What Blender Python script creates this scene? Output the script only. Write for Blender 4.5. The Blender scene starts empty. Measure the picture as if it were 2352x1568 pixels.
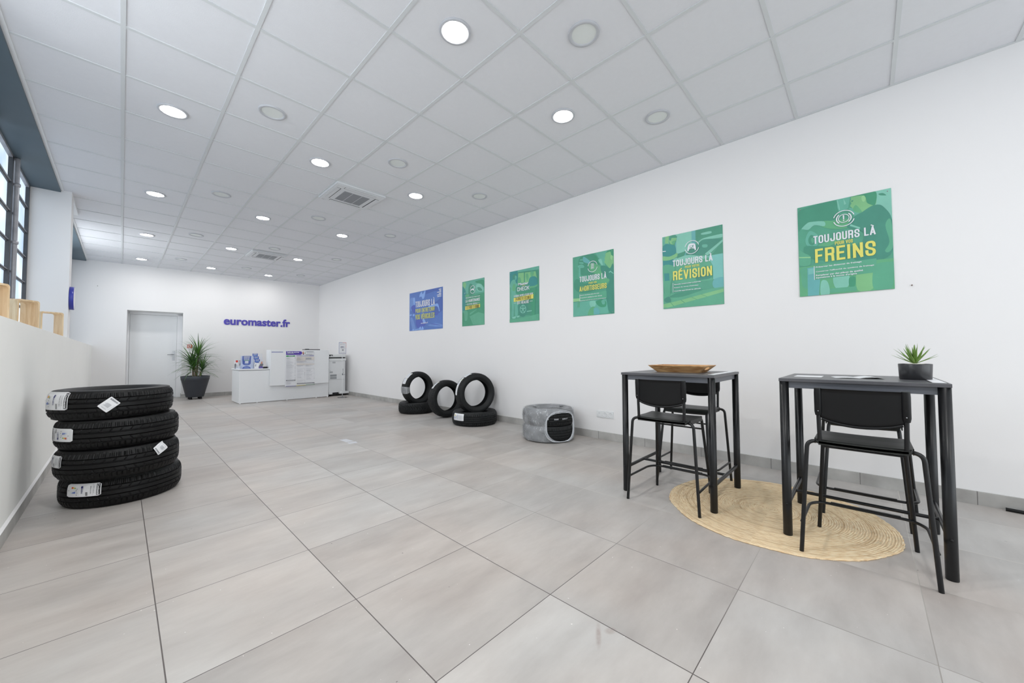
import bpy, math, random
from mathutils import Vector, Matrix
random.seed(7)
sin, cos, pi, rad = math.sin, math.cos, math.pi, math.radians
sc = bpy.context.scene
COL = sc.collection

# ------------------------------------------------------------------ camera
CAM_H = 1.071
yaw, pitch, roll, FPX = 0.8102, 0.0326, -0.0039, 853.8
fwd = Vector((sin(yaw)*cos(pitch), cos(yaw)*cos(pitch), sin(pitch)))
r0 = Vector((cos(yaw), -sin(yaw), 0)); u0 = r0.cross(fwd)
right = r0*cos(roll) + u0*sin(roll); up = -r0*sin(roll) + u0*cos(roll)
cd = bpy.data.cameras.new('camera'); cam = bpy.data.objects.new('camera', cd); COL.objects.link(cam)
cd.sensor_width = 36; cd.lens = FPX/2352*36; cd.clip_start = .02; cd.clip_end = 60
m = Matrix((right, up, -fwd)).transposed().to_4x4(); m.translation = (0, 0, CAM_H); cam.matrix_world = m
sc.camera = cam

# ------------------------------------------------------------------ light
def S(r, g, b, a=1.0):
    f = lambda c: ((c/255+.055)/1.055)**2.4 if c/255 > .04045 else c/255/12.92
    return (f(r), f(g), f(b), a)
w = bpy.data.worlds.new('world'); sc.world = w; w.use_nodes = True
w.node_tree.nodes['Background'].inputs[0].default_value = (.75, .86, 1, 1)
w.node_tree.nodes['Background'].inputs[1].default_value = 1.0
def area(name, loc, direction, sx, sy, power, color):
    l = bpy.data.lights.new(name, 'AREA'); l.shape = 'RECTANGLE'; l.size = sx; l.size_y = sy
    l.energy = power; l.color = color
    o = bpy.data.objects.new(name, l); COL.objects.link(o); o.location = loc
    o.rotation_euler = Vector(direction).to_track_quat('-Z', 'Y').to_euler(); return o
# daylight arriving through the glazing: side windows (left), far side window, shop front behind the photographer
area('daylight_side_window', (-1.02, 2.3, 2.2), (1, .25, .0), 1.75, 6.1, 172, (.985, .993, 1))
area('daylight_far_window', (-1.02, 9.95, 2.25), (1, 0, -.2), 1.75, 4.3, 122, (.985, .993, 1))
area('daylight_shop_front', (1.8, -3.55, 1.45), (0, 1, 0), 4.6, 2.6, 80, (1, .985, .955))
# unseen lights added on the downlight grid, stronger beside the low wall to brighten it
for lx, ly in ((.265, 1.898), (.265, -.5), (1.465, -.5), (2.665, -.5), (.265, -2.9), (1.465, -2.9), (2.665, -2.9)):
    l_ = area('added_downlight', (lx, ly, 3.17), (0, 0, -1), .16, .16, 24 if lx < 1 else 5, (1, .985, .965)); l_.data.shape = 'DISK'
sc.view_settings.view_transform = 'Standard'; sc.view_settings.look = 'None'
sc.view_settings.exposure = 0.0; sc.view_settings.gamma = 1; sc.view_settings.use_curve_mapping = False
sc.cycles.use_denoising = True
sc.cycles.max_bounces = 10; sc.cycles.diffuse_bounces = 6; sc.cycles.transparent_max_bounces = 16
sc.cycles.caustics_reflective = False; sc.cycles.caustics_refractive = False
sc.cycles.sample_clamp_indirect = 6

# ------------------------------------------------------------------ materials
def nt(name):
    mt = bpy.data.materials.new(name); mt.use_nodes = True
    n = mt.node_tree.nodes; return mt, n, mt.node_tree.links, n['Principled BSDF']
def M(name, c, rough=.6, metal=0, spec=.5, var=.04, scale=12, bump=0, emit=0, coat=0, bscale=None, stretch=None):
    mt, n, L, p = nt(name)
    p.inputs['Roughness'].default_value = rough; p.inputs['Metallic'].default_value = metal
    p.inputs['Specular IOR Level'].default_value = spec
    if coat: p.inputs['Coat Weight'].default_value = coat
    tc = n.new('ShaderNodeTexCoord'); src = tc.outputs['Object']
    if stretch:
        mp = n.new('ShaderNodeMapping'); mp.inputs['Scale'].default_value = stretch; L.new(src, mp.inputs[0]); src = mp.outputs[0]
    nz = n.new('ShaderNodeTexNoise'); nz.inputs['Scale'].default_value = scale; nz.inputs['Detail'].default_value = 3
    L.new(src, nz.inputs['Vector'])
    mx = n.new('ShaderNodeMix'); mx.data_type = 'RGBA'
    mx.inputs['A'].default_value = tuple(x*(1-var) for x in c[:3])+(1,); mx.inputs['B'].default_value = tuple(min(1, x*(1+var)) for x in c[:3])+(1,)
    L.new(nz.outputs[0], mx.inputs['Factor']); L.new(mx.outputs['Result'], p.inputs['Base Color'])
    if bump:
        n2 = n.new('ShaderNodeTexNoise'); n2.inputs['Scale'].default_value = bscale or scale*8; L.new(src, n2.inputs['Vector'])
        b = n.new('ShaderNodeBump'); b.inputs['Strength'].default_value = bump; b.inputs['Distance'].default_value = .002
        L.new(n2.outputs[0], b.inputs['Height']); L.new(b.outputs[0], p.inputs['Normal'])
    if emit:
        p.inputs['Emission Color'].default_value = c; p.inputs['Emission Strength'].default_value = emit
    return mt
def mathn(n, L, op, a, b=None, c=None):
    q = n.new('ShaderNodeMath'); q.operation = op
    for i, v in enumerate((a, b, c)):
        if v is None: continue
        if isinstance(v, (int, float)): q.inputs[i].default_value = v
        else: L.new(v, q.inputs[i])
    return q.outputs[0]
FX0, FDX, FY0, FDY = -.4837, .6074, 1.6435, .5987
STAINS = ((1.275, .765, .54, .08, .013), (1.325, .742, -.5, .03, .02))
def floor_mat():
    mt, n, L, p = nt('floor_tile')
    tc = n.new('ShaderNodeTexCoord'); sp = n.new('ShaderNodeSeparateXYZ'); L.new(tc.outputs['Object'], sp.inputs[0])
    U = mathn(n, L, 'DIVIDE', mathn(n, L, 'SUBTRACT', sp.outputs[0], FX0), FDX)
    V = mathn(n, L, 'DIVIDE', mathn(n, L, 'SUBTRACT', sp.outputs[1], FY0), FDY)
    def edge(x, d, w_):
        fr = mathn(n, L, 'FRACT', x); e = mathn(n, L, 'MINIMUM', fr, mathn(n, L, 'SUBTRACT', 1.0, fr))
        e = mathn(n, L, 'MULTIPLY', e, d)
        r = n.new('ShaderNodeMapRange'); r.inputs[1].default_value = w_*.55; r.inputs[2].default_value = w_; r.inputs[3].default_value = 1; r.inputs[4].default_value = 0
        L.new(e, r.inputs[0]); return r.outputs[0]
    gx, gy = edge(U, FDX, .0026), edge(V, FDY, .0021)
    g = mathn(n, L, 'MAXIMUM', gx, gy)
    cb = n.new('ShaderNodeCombineXYZ'); L.new(mathn(n, L, 'FLOOR', U), cb.inputs[0]); L.new(mathn(n, L, 'FLOOR', V), cb.inputs[1])
    wn = n.new('ShaderNodeTexWhiteNoise'); L.new(cb.outputs[0], wn.inputs['Vector'])
    # offset of the cloud pattern per tile
    ad = n.new('ShaderNodeVectorMath'); ad.operation = 'MULTIPLY_ADD'; L.new(wn.outputs['Color'], ad.inputs[0]); ad.inputs[1].default_value = (7, 9, 5); L.new(tc.outputs['Object'], ad.inputs[2])
    mp = n.new('ShaderNodeMapping'); mp.inputs['Scale'].default_value = (1.3, 3.6, 1); L.new(ad.outputs[0], mp.inputs[0])
    n1 = n.new('ShaderNodeTexNoise'); n1.inputs['Scale'].default_value = 1.5; n1.inputs['Detail'].default_value = 6; n1.inputs['Roughness'].default_value = .62; L.new(mp.outputs[0], n1.inputs['Vector'])
    n3 = n.new('ShaderNodeTexNoise'); n3.inputs['Scale'].default_value = .9; n3.inputs['Detail'].default_value = 3; L.new(tc.outputs['Object'], n3.inputs['Vector'])
    v = mathn(n, L, 'MULTIPLY_ADD', mathn(n, L, 'SUBTRACT', n1.outputs[0], .5), .55, .5)
    v = mathn(n, L, 'MULTIPLY_ADD', mathn(n, L, 'SUBTRACT', wn.outputs['Value'], .5), .14, v)
    cr = n.new('ShaderNodeValToRGB'); cr.color_ramp.elements[0].position = .3; cr.color_ramp.elements[1].position = .7
    cr.color_ramp.elements[0].color = S(160, 154, 150); cr.color_ramp.elements[1].color = S(200, 196, 192)
    L.new(v, cr.inputs[0])
    # warm / cool drift
    mc = n.new('ShaderNodeMix'); mc.data_type = 'RGBA'; mc.blend_type = 'MULTIPLY'; mc.inputs['Factor'].default_value = 1
    dr = n.new('ShaderNodeValToRGB'); dr.color_ramp.elements[0].color = (1.0, .965, .94, 1); dr.color_ramp.elements[1].color = (.97, .99, 1, 1)
    dr.color_ramp.elements[0].position = .38; dr.color_ramp.elements[1].position = .62
    L.new(n3.outputs[0], dr.inputs[0]); L.new(cr.outputs[0], mc.inputs['A']); L.new(dr.outputs[0], mc.inputs['B'])
    col = mc.outputs['Result']
    # pale crumbs and dark flecks
    for sc_, th, c, r_ in ((13, .034, S(236, 234, 230), 0), (9, .034, S(96, 92, 90), 3), (22, .04, S(222, 220, 216), 5)):
        vo = n.new('ShaderNodeTexVoronoi'); vo.inputs['Scale'].default_value = sc_
        mq = n.new('ShaderNodeMapping'); mq.inputs['Location'].default_value = (r_, r_*2, 0); L.new(tc.outputs['Object'], mq.inputs[0])
        nn_ = n.new('ShaderNodeTexNoise'); nn_.inputs['Scale'].default_value = 30; L.new(tc.outputs['Object'], nn_.inputs['Vector'])
        va = n.new('ShaderNodeVectorMath'); va.operation = 'MULTIPLY_ADD'; L.new(nn_.outputs['Color'], va.inputs[0]); va.inputs[1].default_value = (.03,)*3; L.new(mq.outputs[0], va.inputs[2])
        L.new(va.outputs[0], vo.inputs['Vector'])
        sel = mathn(n, L, 'GREATER_THAN', mathn(n, L, 'FRACT', mathn(n, L, 'MULTIPLY', vo.outputs['Color'], 7.3)), .55)
        k = mathn(n, L, 'MULTIPLY', mathn(n, L, 'LESS_THAN', vo.outputs['Distance'], th), sel)
        k = mathn(n, L, 'MULTIPLY', k, .8)
        mm = n.new('ShaderNodeMix'); mm.data_type = 'RGBA'; L.new(k, mm.inputs['Factor']); L.new(col, mm.inputs['A']); mm.inputs['B'].default_value = c; col = mm.outputs['Result']
    # rusty scuffs left on two tiles
    for (sx_, sy_, ang, la, lb) in STAINS:
        m1 = n.new('ShaderNodeMapping'); m1.vector_type = 'TEXTURE'; m1.inputs['Location'].default_value = (sx_, sy_, 0); m1.inputs['Rotation'].default_value = (0, 0, ang); m1.inputs['Scale'].default_value = (la, lb, 1); L.new(tc.outputs['Object'], m1.inputs[0])
        ln = n.new('ShaderNodeVectorMath'); ln.operation = 'LENGTH'; L.new(m1.outputs[0], ln.inputs[0])
        sn = n.new('ShaderNodeTexNoise'); sn.inputs['Scale'].default_value = 40; sn.inputs['Detail'].default_value = 3; L.new(tc.outputs['Object'], sn.inputs['Vector'])
        r1 = n.new('ShaderNodeMapRange'); r1.inputs[1].default_value = .4; r1.inputs[2].default_value = 1.0; r1.inputs[3].default_value = .75; r1.inputs[4].default_value = 0; L.new(ln.outputs['Value'], r1.inputs[0])
        kk = mathn(n, L, 'MULTIPLY', r1.outputs[0], sn.outputs[0]); mm = n.new('ShaderNodeMix'); mm.data_type = 'RGBA'; L.new(kk, mm.inputs['Factor']); L.new(col, mm.inputs['A']); mm.inputs['B'].default_value = S(140, 118, 110); col = mm.outputs['Result']
    # grout, dirtier on the left of the room, pale on the right
    gc = n.new('ShaderNodeValToRGB'); gc.color_ramp.elements[0].color = S(92, 86, 84); gc.color_ramp.elements[1].color = S(205, 200, 192)
    gc.color_ramp.elements[0].position = .35; gc.color_ramp.elements[1].position = .66
    t = mathn(n, L, 'ADD', mathn(n, L, 'MULTIPLY', sp.outputs[0], .22), mathn(n, L, 'MULTIPLY', mathn(n, L, 'SUBTRACT', n3.outputs[0], .5), .3))
    L.new(t, gc.inputs[0])
    mg = n.new('ShaderNodeMix'); mg.data_type = 'RGBA'; L.new(g, mg.inputs['Factor']); L.new(col, mg.inputs['A']); L.new(gc.outputs[0], mg.inputs['B'])
    L.new(mg.outputs['Result'], p.inputs['Base Color'])
    p.inputs['Specular IOR Level'].default_value = .35
    rr = mathn(n, L, 'MULTIPLY_ADD', n1.outputs[0], .18, .36); L.new(rr, p.inputs['Roughness'])
    bp = n.new('ShaderNodeBump'); bp.inputs['Strength'].default_value = .35; bp.inputs['Distance'].default_value = .0015
    L.new(mathn(n, L, 'MULTIPLY', g, -1.0), bp.inputs['Height']); L.new(bp.outputs[0], p.inputs['Normal'])
    return mt
def wood_mat(name, a, b, scale=(1, 1, 8), dist=6):
    mt, n, L, p = nt(name); p.inputs['Roughness'].default_value = .5; p.inputs['Specular IOR Level'].default_value = .3
    tc = n.new('ShaderNodeTexCoord'); mp = n.new('ShaderNodeMapping'); mp.inputs['Scale'].default_value = scale; L.new(tc.outputs['Object'], mp.inputs[0])
    nz = n.new('ShaderNodeTexNoise'); nz.inputs['Scale'].default_value = 3; nz.inputs['Detail'].default_value = 5; nz.inputs['Distortion'].default_value = dist; L.new(mp.outputs[0], nz.inputs['Vector'])
    cr = n.new('ShaderNodeValToRGB'); cr.color_ramp.elements[0].color = a; cr.color_ramp.elements[1].color = b
    cr.color_ramp.elements[0].position = .35; cr.color_ramp.elements[1].position = .62; L.new(nz.outputs[0], cr.inputs[0]); L.new(cr.outputs[0], p.inputs['Base Color'])
    return mt
def baseboard_mat(axis, off):
    mt, n, L, p = nt('baseboard_tile'); p.inputs['Roughness'].default_value = .45; p.inputs['Specular IOR Level'].default_value = .3
    tc = n.new('ShaderNodeTexCoord'); sp = n.new('ShaderNodeSeparateXYZ'); L.new(tc.outputs['Object'], sp.inputs[0])
    fr = mathn(n, L, 'FRACT', mathn(n, L, 'DIVIDE', mathn(n, L, 'SUBTRACT', sp.outputs[axis], off), .6))
    e = mathn(n, L, 'MINIMUM', fr, mathn(n, L, 'SUBTRACT', 1.0, fr)); k = mathn(n, L, 'LESS_THAN', e, .004)
    nz = n.new('ShaderNodeTexNoise'); nz.inputs['Scale'].default_value = 5; nz.inputs['Detail'].default_value = 5; L.new(tc.outputs['Object'], nz.inputs['Vector'])
    cr = n.new('ShaderNodeValToRGB'); cr.color_ramp.elements[0].color = S(156, 154, 151); cr.color_ramp.elements[1].color = S(188, 187, 184)
    cr.color_ramp.elements[0].position = .3; cr.color_ramp.elements[1].position = .7; L.new(nz.outputs[0], cr.inputs[0])
    mx = n.new('ShaderNodeMix'); mx.data_type = 'RGBA'; L.new(k, mx.inputs['Factor']); L.new(cr.outputs[0], mx.inputs['A']); mx.inputs['B'].default_value = S(120, 118, 116)
    L.new(mx.outputs['Result'], p.inputs['Base Color']); return mt
def rug_mat():
    mt, n, L, p = nt('jute'); p.inputs['Roughness'].default_value = .9; p.inputs['Specular IOR Level'].default_value = .1
    tc = n.new('ShaderNodeTexCoord'); sp = n.new('ShaderNodeSeparateXYZ'); L.new(tc.outputs['Object'], sp.inputs[0])
    nd = n.new('ShaderNodeTexNoise'); nd.inputs['Scale'].default_value = 4; L.new(tc.outputs['Object'], nd.inputs['Vector'])
    r = mathn(n, L, 'SQRT', mathn(n, L, 'ADD', mathn(n, L, 'POWER', sp.outputs[0], 2.0), mathn(n, L, 'POWER', sp.outputs[1], 2.0)))
    a = mathn(n, L, 'ARCTAN2', sp.outputs[1], sp.outputs[0])
    rr = mathn(n, L, 'ADD', mathn(n, L, 'MULTIPLY_ADD', mathn(n, L, 'SUBTRACT', nd.outputs[0], .5), .012, r), mathn(n, L, 'MULTIPLY', a, .012/(2*pi)))
    ring = mathn(n, L, 'FRACT', mathn(n, L, 'DIVIDE', rr, .012))
    groove = mathn(n, L, 'ABSOLUTE', mathn(n, L, 'SUBTRACT', ring, .5))          # .5 at the valley
    twist = mathn(n, L, 'SINE', mathn(n, L, 'ADD', mathn(n, L, 'MULTIPLY', mathn(n, L, 'MULTIPLY', a, r), 700.0), mathn(n, L, 'MULTIPLY', rr, 900.0)))
    hgt = mathn(n, L, 'ADD', mathn(n, L, 'MULTIPLY', groove, -1.6), mathn(n, L, 'MULTIPLY', twist, .22))
    n2 = n.new('ShaderNodeTexNoise'); n2.inputs['Scale'].default_value = 26; n2.inputs['Detail'].default_value = 5
    cb = n.new('ShaderNodeCombineXYZ'); L.new(mathn(n, L, 'MULTIPLY', a, r), cb.inputs[0]); L.new(mathn(n, L, 'MULTIPLY', r, 6.0), cb.inputs[1]); L.new(cb.outputs[0], n2.inputs['Vector'])
    cr = n.new('ShaderNodeValToRGB'); e = cr.color_ramp.elements
    e[0].position = .26; e[0].color = S(204, 166, 122); e[1].position = .7; e[1].color = S(255, 240, 208)
    k = e.new(.48); k.color = S(246, 220, 180); L.new(n2.outputs[0], cr.inputs[0])
    n5 = n.new('ShaderNodeTexNoise'); n5.inputs['Scale'].default_value = 1.0; n5.inputs['Detail'].default_value = 4
    c5 = n.new('ShaderNodeCombineXYZ'); L.new(mathn(n, L, 'MULTIPLY', a, .25), c5.inputs[0]); L.new(mathn(n, L, 'MULTIPLY', rr, 42.0), c5.inputs[1]); L.new(c5.outputs[0], n5.inputs['Vector'])
    r5 = n.new('ShaderNodeMapRange'); r5.inputs[1].default_value = .52; r5.inputs[2].default_value = .66; r5.inputs[4].default_value = .42; L.new(n5.outputs[0], r5.inputs[0])
    m5 = n.new('ShaderNodeMix'); m5.data_type = 'RGBA'; L.new(r5.outputs[0], m5.inputs['Factor']); L.new(cr.outputs[0], m5.inputs['A']); m5.inputs['B'].default_value = S(186, 148, 104)
    dk = n.new('ShaderNodeMapRange'); dk.inputs[1].default_value = .34; dk.inputs[2].default_value = .5; dk.inputs[3].default_value = 0; dk.inputs[4].default_value = .35; L.new(groove, dk.inputs[0])
    mx = n.new('ShaderNodeMix'); mx.data_type = 'RGBA'; L.new(dk.outputs[0], mx.inputs['Factor']); L.new(m5.outputs['Result'], mx.inputs['A']); mx.inputs['B'].default_value = S(165, 124, 82)
    L.new(mx.outputs['Result'], p.inputs['Base Color'])
    b = n.new('ShaderNodeBump'); b.inputs['Strength'].default_value = .6; b.inputs['Distance'].default_value = .004; L.new(hgt, b.inputs['Height']); L.new(b.outputs[0], p.inputs['Normal'])
    return mt
def film_mat():
    mt, n, L, p = nt('plastic_film'); p.inputs['Roughness'].default_value = .22; p.inputs['Base Color'].default_value = S(225, 228, 232)
    tr = n.new('ShaderNodeBsdfTransparent'); mx = n.new('ShaderNodeMixShader')
    tc = n.new('ShaderNodeTexCoord'); nz = n.new('ShaderNodeTexNoise'); nz.inputs['Scale'].default_value = 55; nz.inputs['Detail'].default_value = 5; nz.inputs['Distortion'].default_value = 1.0
    mp = n.new('ShaderNodeMapping'); mp.inputs['Scale'].default_value = (1, 1, .45); mp.inputs['Rotation'].default_value = (.5, .3, 0); L.new(tc.outputs['Object'], mp.inputs[0]); L.new(mp.outputs[0], nz.inputs['Vector'])
    big = n.new('ShaderNodeTexNoise'); big.inputs['Scale'].default_value = 7; L.new(tc.outputs['Object'], big.inputs['Vector'])
    k1 = n.new('ShaderNodeMapRange'); k1.inputs[1].default_value = .60; k1.inputs[2].default_value = .66; L.new(nz.outputs[0], k1.inputs[0])
    k2 = n.new('ShaderNodeMapRange'); k2.inputs[1].default_value = .46; k2.inputs[2].default_value = .60; L.new(big.outputs[0], k2.inputs[0])
    st = mathn(n, L, 'MULTIPLY', mathn(n, L, 'MULTIPLY', k1.outputs[0], k2.outputs[0]), .5)  # thin highlight streaks painted in as whiter, denser film
    bs = mathn(n, L, 'ADD', mathn(n, L, 'MULTIPLY', big.outputs[0], .35), st)
    cr = n.new('ShaderNodeMath'); cr.operation = 'ADD'; L.new(bs, cr.inputs[0]); cr.inputs[1].default_value = .16
    sp = n.new('ShaderNodeSeparateXYZ'); L.new(tc.outputs['Object'], sp.inputs[0])
    top = n.new('ShaderNodeMapRange'); top.inputs[1].default_value = .385; top.inputs[2].default_value = .405; top.inputs[3].default_value = 0; top.inputs[4].default_value = .55; L.new(sp.outputs[2], top.inputs[0])
    f = mathn(n, L, 'MAXIMUM', cr.outputs[0], top.outputs[0])
    L.new(f, mx.inputs[0]); L.new(tr.outputs[0], mx.inputs[1]); L.new(p.outputs[0], mx.inputs[2])
    b = n.new('ShaderNodeBump'); b.inputs['Strength'].default_value = .5; b.inputs['Distance'].default_value = .002; L.new(nz.outputs[0], b.inputs['Height']); L.new(b.outputs[0], p.inputs['Normal'])
    L.new(mx.outputs[0], n['Material Output'].inputs[0]); return mt
def glass_mat(name, tint=(1, 1, 1, 1), fac=.12):
    mt, n, L, p = nt(name); tr = n.new('ShaderNodeBsdfTransparent'); tr.inputs[0].default_value = tint
    gl = n.new('ShaderNodeBsdfGlossy'); gl.inputs['Roughness'].default_value = .05; mx = n.new('ShaderNodeMixShader'); mx.inputs[0].default_value = fac
    L.new(tr.outputs[0], mx.inputs[1]); L.new(gl.outputs[0], mx.inputs[2]); L.new(mx.outputs[0], n['Material Output'].inputs[0]); return mt
def frosted_mat():
    mt, n, L, p = nt('frosted_glass'); tc = n.new('ShaderNodeTexCoord')
    nz = n.new('ShaderNodeTexNoise'); nz.inputs['Scale'].default_value = 1.6; nz.inputs['Detail'].default_value = 2; L.new(tc.outputs['Object'], nz.inputs['Vector'])
    cr = n.new('ShaderNodeValToRGB'); cr.color_ramp.elements[0].color = S(152, 174, 196); cr.color_ramp.elements[1].color = S(202, 213, 224)
    cr.color_ramp.elements[0].position = .38; cr.color_ramp.elements[1].position = .6; L.new(nz.outputs[0], cr.inputs[0])
    n2 = n.new('ShaderNodeTexNoise'); n2.inputs['Scale'].default_value = 90; L.new(tc.outputs['Object'], n2.inputs['Vector'])
    b = n.new('ShaderNodeBump'); b.inputs['Strength'].default_value = .4; b.inputs['Distance'].default_value = .001; L.new(n2.outputs[0], b.inputs['Height']); L.new(b.outputs[0], p.inputs['Normal'])
    p.inputs['Base Color'].default_value = (.25, .28, .3, 1); p.inputs['Roughness'].default_value = .25
    L.new(cr.outputs[0], p.inputs['Emission Color']); p.inputs['Emission Strength'].default_value = 1.5
    return mt

WALL = M('white_wall_paint', S(236, 235, 235), .85, var=.012, scale=1.5, bump=.12, bscale=260, spec=.2)
HALF = M('grey_white_wall_paint', S(244, 244, 241), .85, var=.025, scale=2.2, bump=.12, bscale=200, spec=.2)
CEILT = M('ceiling_tile', S(222, 223, 227), .95, var=.02, scale=30, bump=.25, bscale=180, spec=.1)
GRIDM = M('ceiling_grid_metal', S(208, 211, 213), .5, var=.01, spec=.4)
TRIMW = M('white_trim_metal', S(235, 236, 238), .45, var=.01)
SOFFIT = M('slate_blue_paint', S(82, 98, 108), .5, var=.10, scale=3, spec=.4)
STEEL = M('worn_steel', S(74, 76, 80), .45, metal=.3, var=.35, scale=9)
STEELP = M('pale_worn_steel', S(160, 160, 165), .4, metal=.3, var=.4, scale=9)
FLOOR = floor_mat()
BLK = M('black_metal', S(17, 18, 20), .33, var=.06, spec=.42)
BLKTOP = M('black_tabletop', S(82, 82, 86), .36, var=.10, scale=6, stretch=(1, 8, 1), spec=.5)  # black lightened in colour to carry the window light on its edge
BLKPL = M('black_plastic', S(10, 11, 13), .42, var=.05, spec=.3)
SEATM = M('black_lacquered_wood', S(32, 34, 32), .38, var=.12, scale=10, spec=.35)
RUB = M('tyre_rubber', S(9, 9, 10), .5, var=.12, scale=20, spec=.3)
RUBG = M('tyre_rubber_grey', S(22, 24, 25), .55, var=.12, scale=20, spec=.35)
PAPER = M('sticker_paper', S(228, 229, 231), .5, var=.02)
CHAR = M('anthracite_plastic', S(68, 72, 79), .5, var=.05, spec=.4)
POTB = M('black_glazed_pot', S(40, 40, 43), .32, var=.05, spec=.6)
LEAF = M('leaf_green', S(84, 128, 54), .45, var=.35, scale=25)
LEAF2 = M('leaf_green_dark', S(62, 98, 50), .45, var=.35, scale=25)
LEAFY = M('succulent_green', S(108, 142, 62), .45, var=.25, scale=40)
BARK = M('cane_bark', S(140, 120, 100), .8, var=.3, scale=60)
SOIL = M('potting_soil', S(60, 48, 40), .95, var=.3, scale=60)
GRAVEL = M('pale_gravel', S(220, 215, 205), .9, var=.15, scale=120)
WHITEL = M('white_laminate', S(232, 234, 236), .38, var=.008, spec=.45)
WHITEP = M('white_plastic', S(226, 228, 229), .45, var=.015)
GREYP = M('grey_vent_plastic', S(150, 154, 157), .5, var=.03)
WOODT = wood_mat('acacia_wood', S(158, 108, 64), S(224, 184, 132), (1, 1, 10), 1.6)
WOODP = wood_mat('pale_pine', S(222, 190, 148), S(240, 216, 180), (9, 9, 1.2), .8)
APRON = M('black_apron_lit_tone', S(92, 95, 102), .4, var=.03, spec=.5)  # window light on the black apron painted in as a paler grey
JUTE = rug_mat()
FILM = film_mat(); ACRYL = glass_mat('clear_acrylic', (.97, .98, 1, 1), .05); GLASSC = glass_mat('clear_window_glass', (.97, .99, 1, 1), .06)
FROST = frosted_mat()
PURP = M('violet_blue_letter', S(78, 70, 172), .45, var=.03)
CHROME = M('brushed_chrome', S(170, 172, 176), .3, metal=.9, var=.03)
LAMPON = M('lit_diffuser', (1, .985, .965, 1), .5, var=0, emit=108)
LAMPOFF = M('unlit_diffuser', S(222, 226, 224), .4, var=.01)
CASS = M('cassette_plastic', S(214, 216, 219), .5, var=.008)
RINGM = M('downlight_ring', S(188, 190, 195), .4, var=.01)
CASSG = M('cassette_grille', S(150, 152, 157), .6, var=.03)
DARK = M('dark_gap', S(45, 46, 48), .8)
# flat print inks
PAL = {'W': S(226, 228, 234), 'Y': S(226, 220, 112), 'Z': S(214, 216, 118), 'br': S(110, 95, 55),
 'g0': S(84, 160, 132), 'g1': S(62, 134, 118), 'g2': S(66, 142, 116), 'g3': S(60, 146, 108), 'g4': S(94, 170, 136), 'g5': S(106, 180, 160), 'g6': S(140, 204, 186),
 'y0': S(100, 172, 128), 'y1': S(128, 188, 134), 'y2': S(150, 204, 148), 'b1': S(104, 174, 174), 'b2': S(122, 190, 182), 'b3': S(64, 142, 140),
 'c0': S(88, 122, 192), 'c1': S(136, 172, 230), 'c2': S(76, 104, 178), 'c4': S(112, 146, 208), 'c5': S(82, 100, 184),
 'white': S(232, 233, 236), 'black': S(24, 24, 26), 'red': S(208, 62, 50), 'orange': S(230, 150, 60), 'yellow': S(228, 212, 90), 'green': S(88, 160, 80), 'blue': S(62, 92, 178),
 'lblue': S(150, 178, 216), 'violet': S(88, 66, 168), 'dviolet': S(104, 92, 160), 'grey': S(168, 170, 176), 'lgrey': S(204, 206, 211), 'dgrey': S(110, 112, 118), 'beige': S(216, 210, 204), 'gband': S(52, 150, 86), 'skin': S(196, 140, 120), 'navy': S(44, 46, 110), 'paleblue': S(206, 216, 236)}
for k_ in PAL:  # greens paled towards one tone, painting in the glare over the posters
    if k_[0] == 'g' and k_[1:].isdigit(): PAL[k_] = tuple(PAL[k_][i]*.74 + S(96, 164, 140)[i]*.26 for i in range(3))+(1,)
INK = {}
def ink(k):
    if k not in INK: INK[k] = M('print_'+k, PAL[k], .42, var=.13 if k[0] in 'gbcy' and k[1:].isdigit() else .02, scale=7, spec=.35)
    return INK[k]

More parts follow.
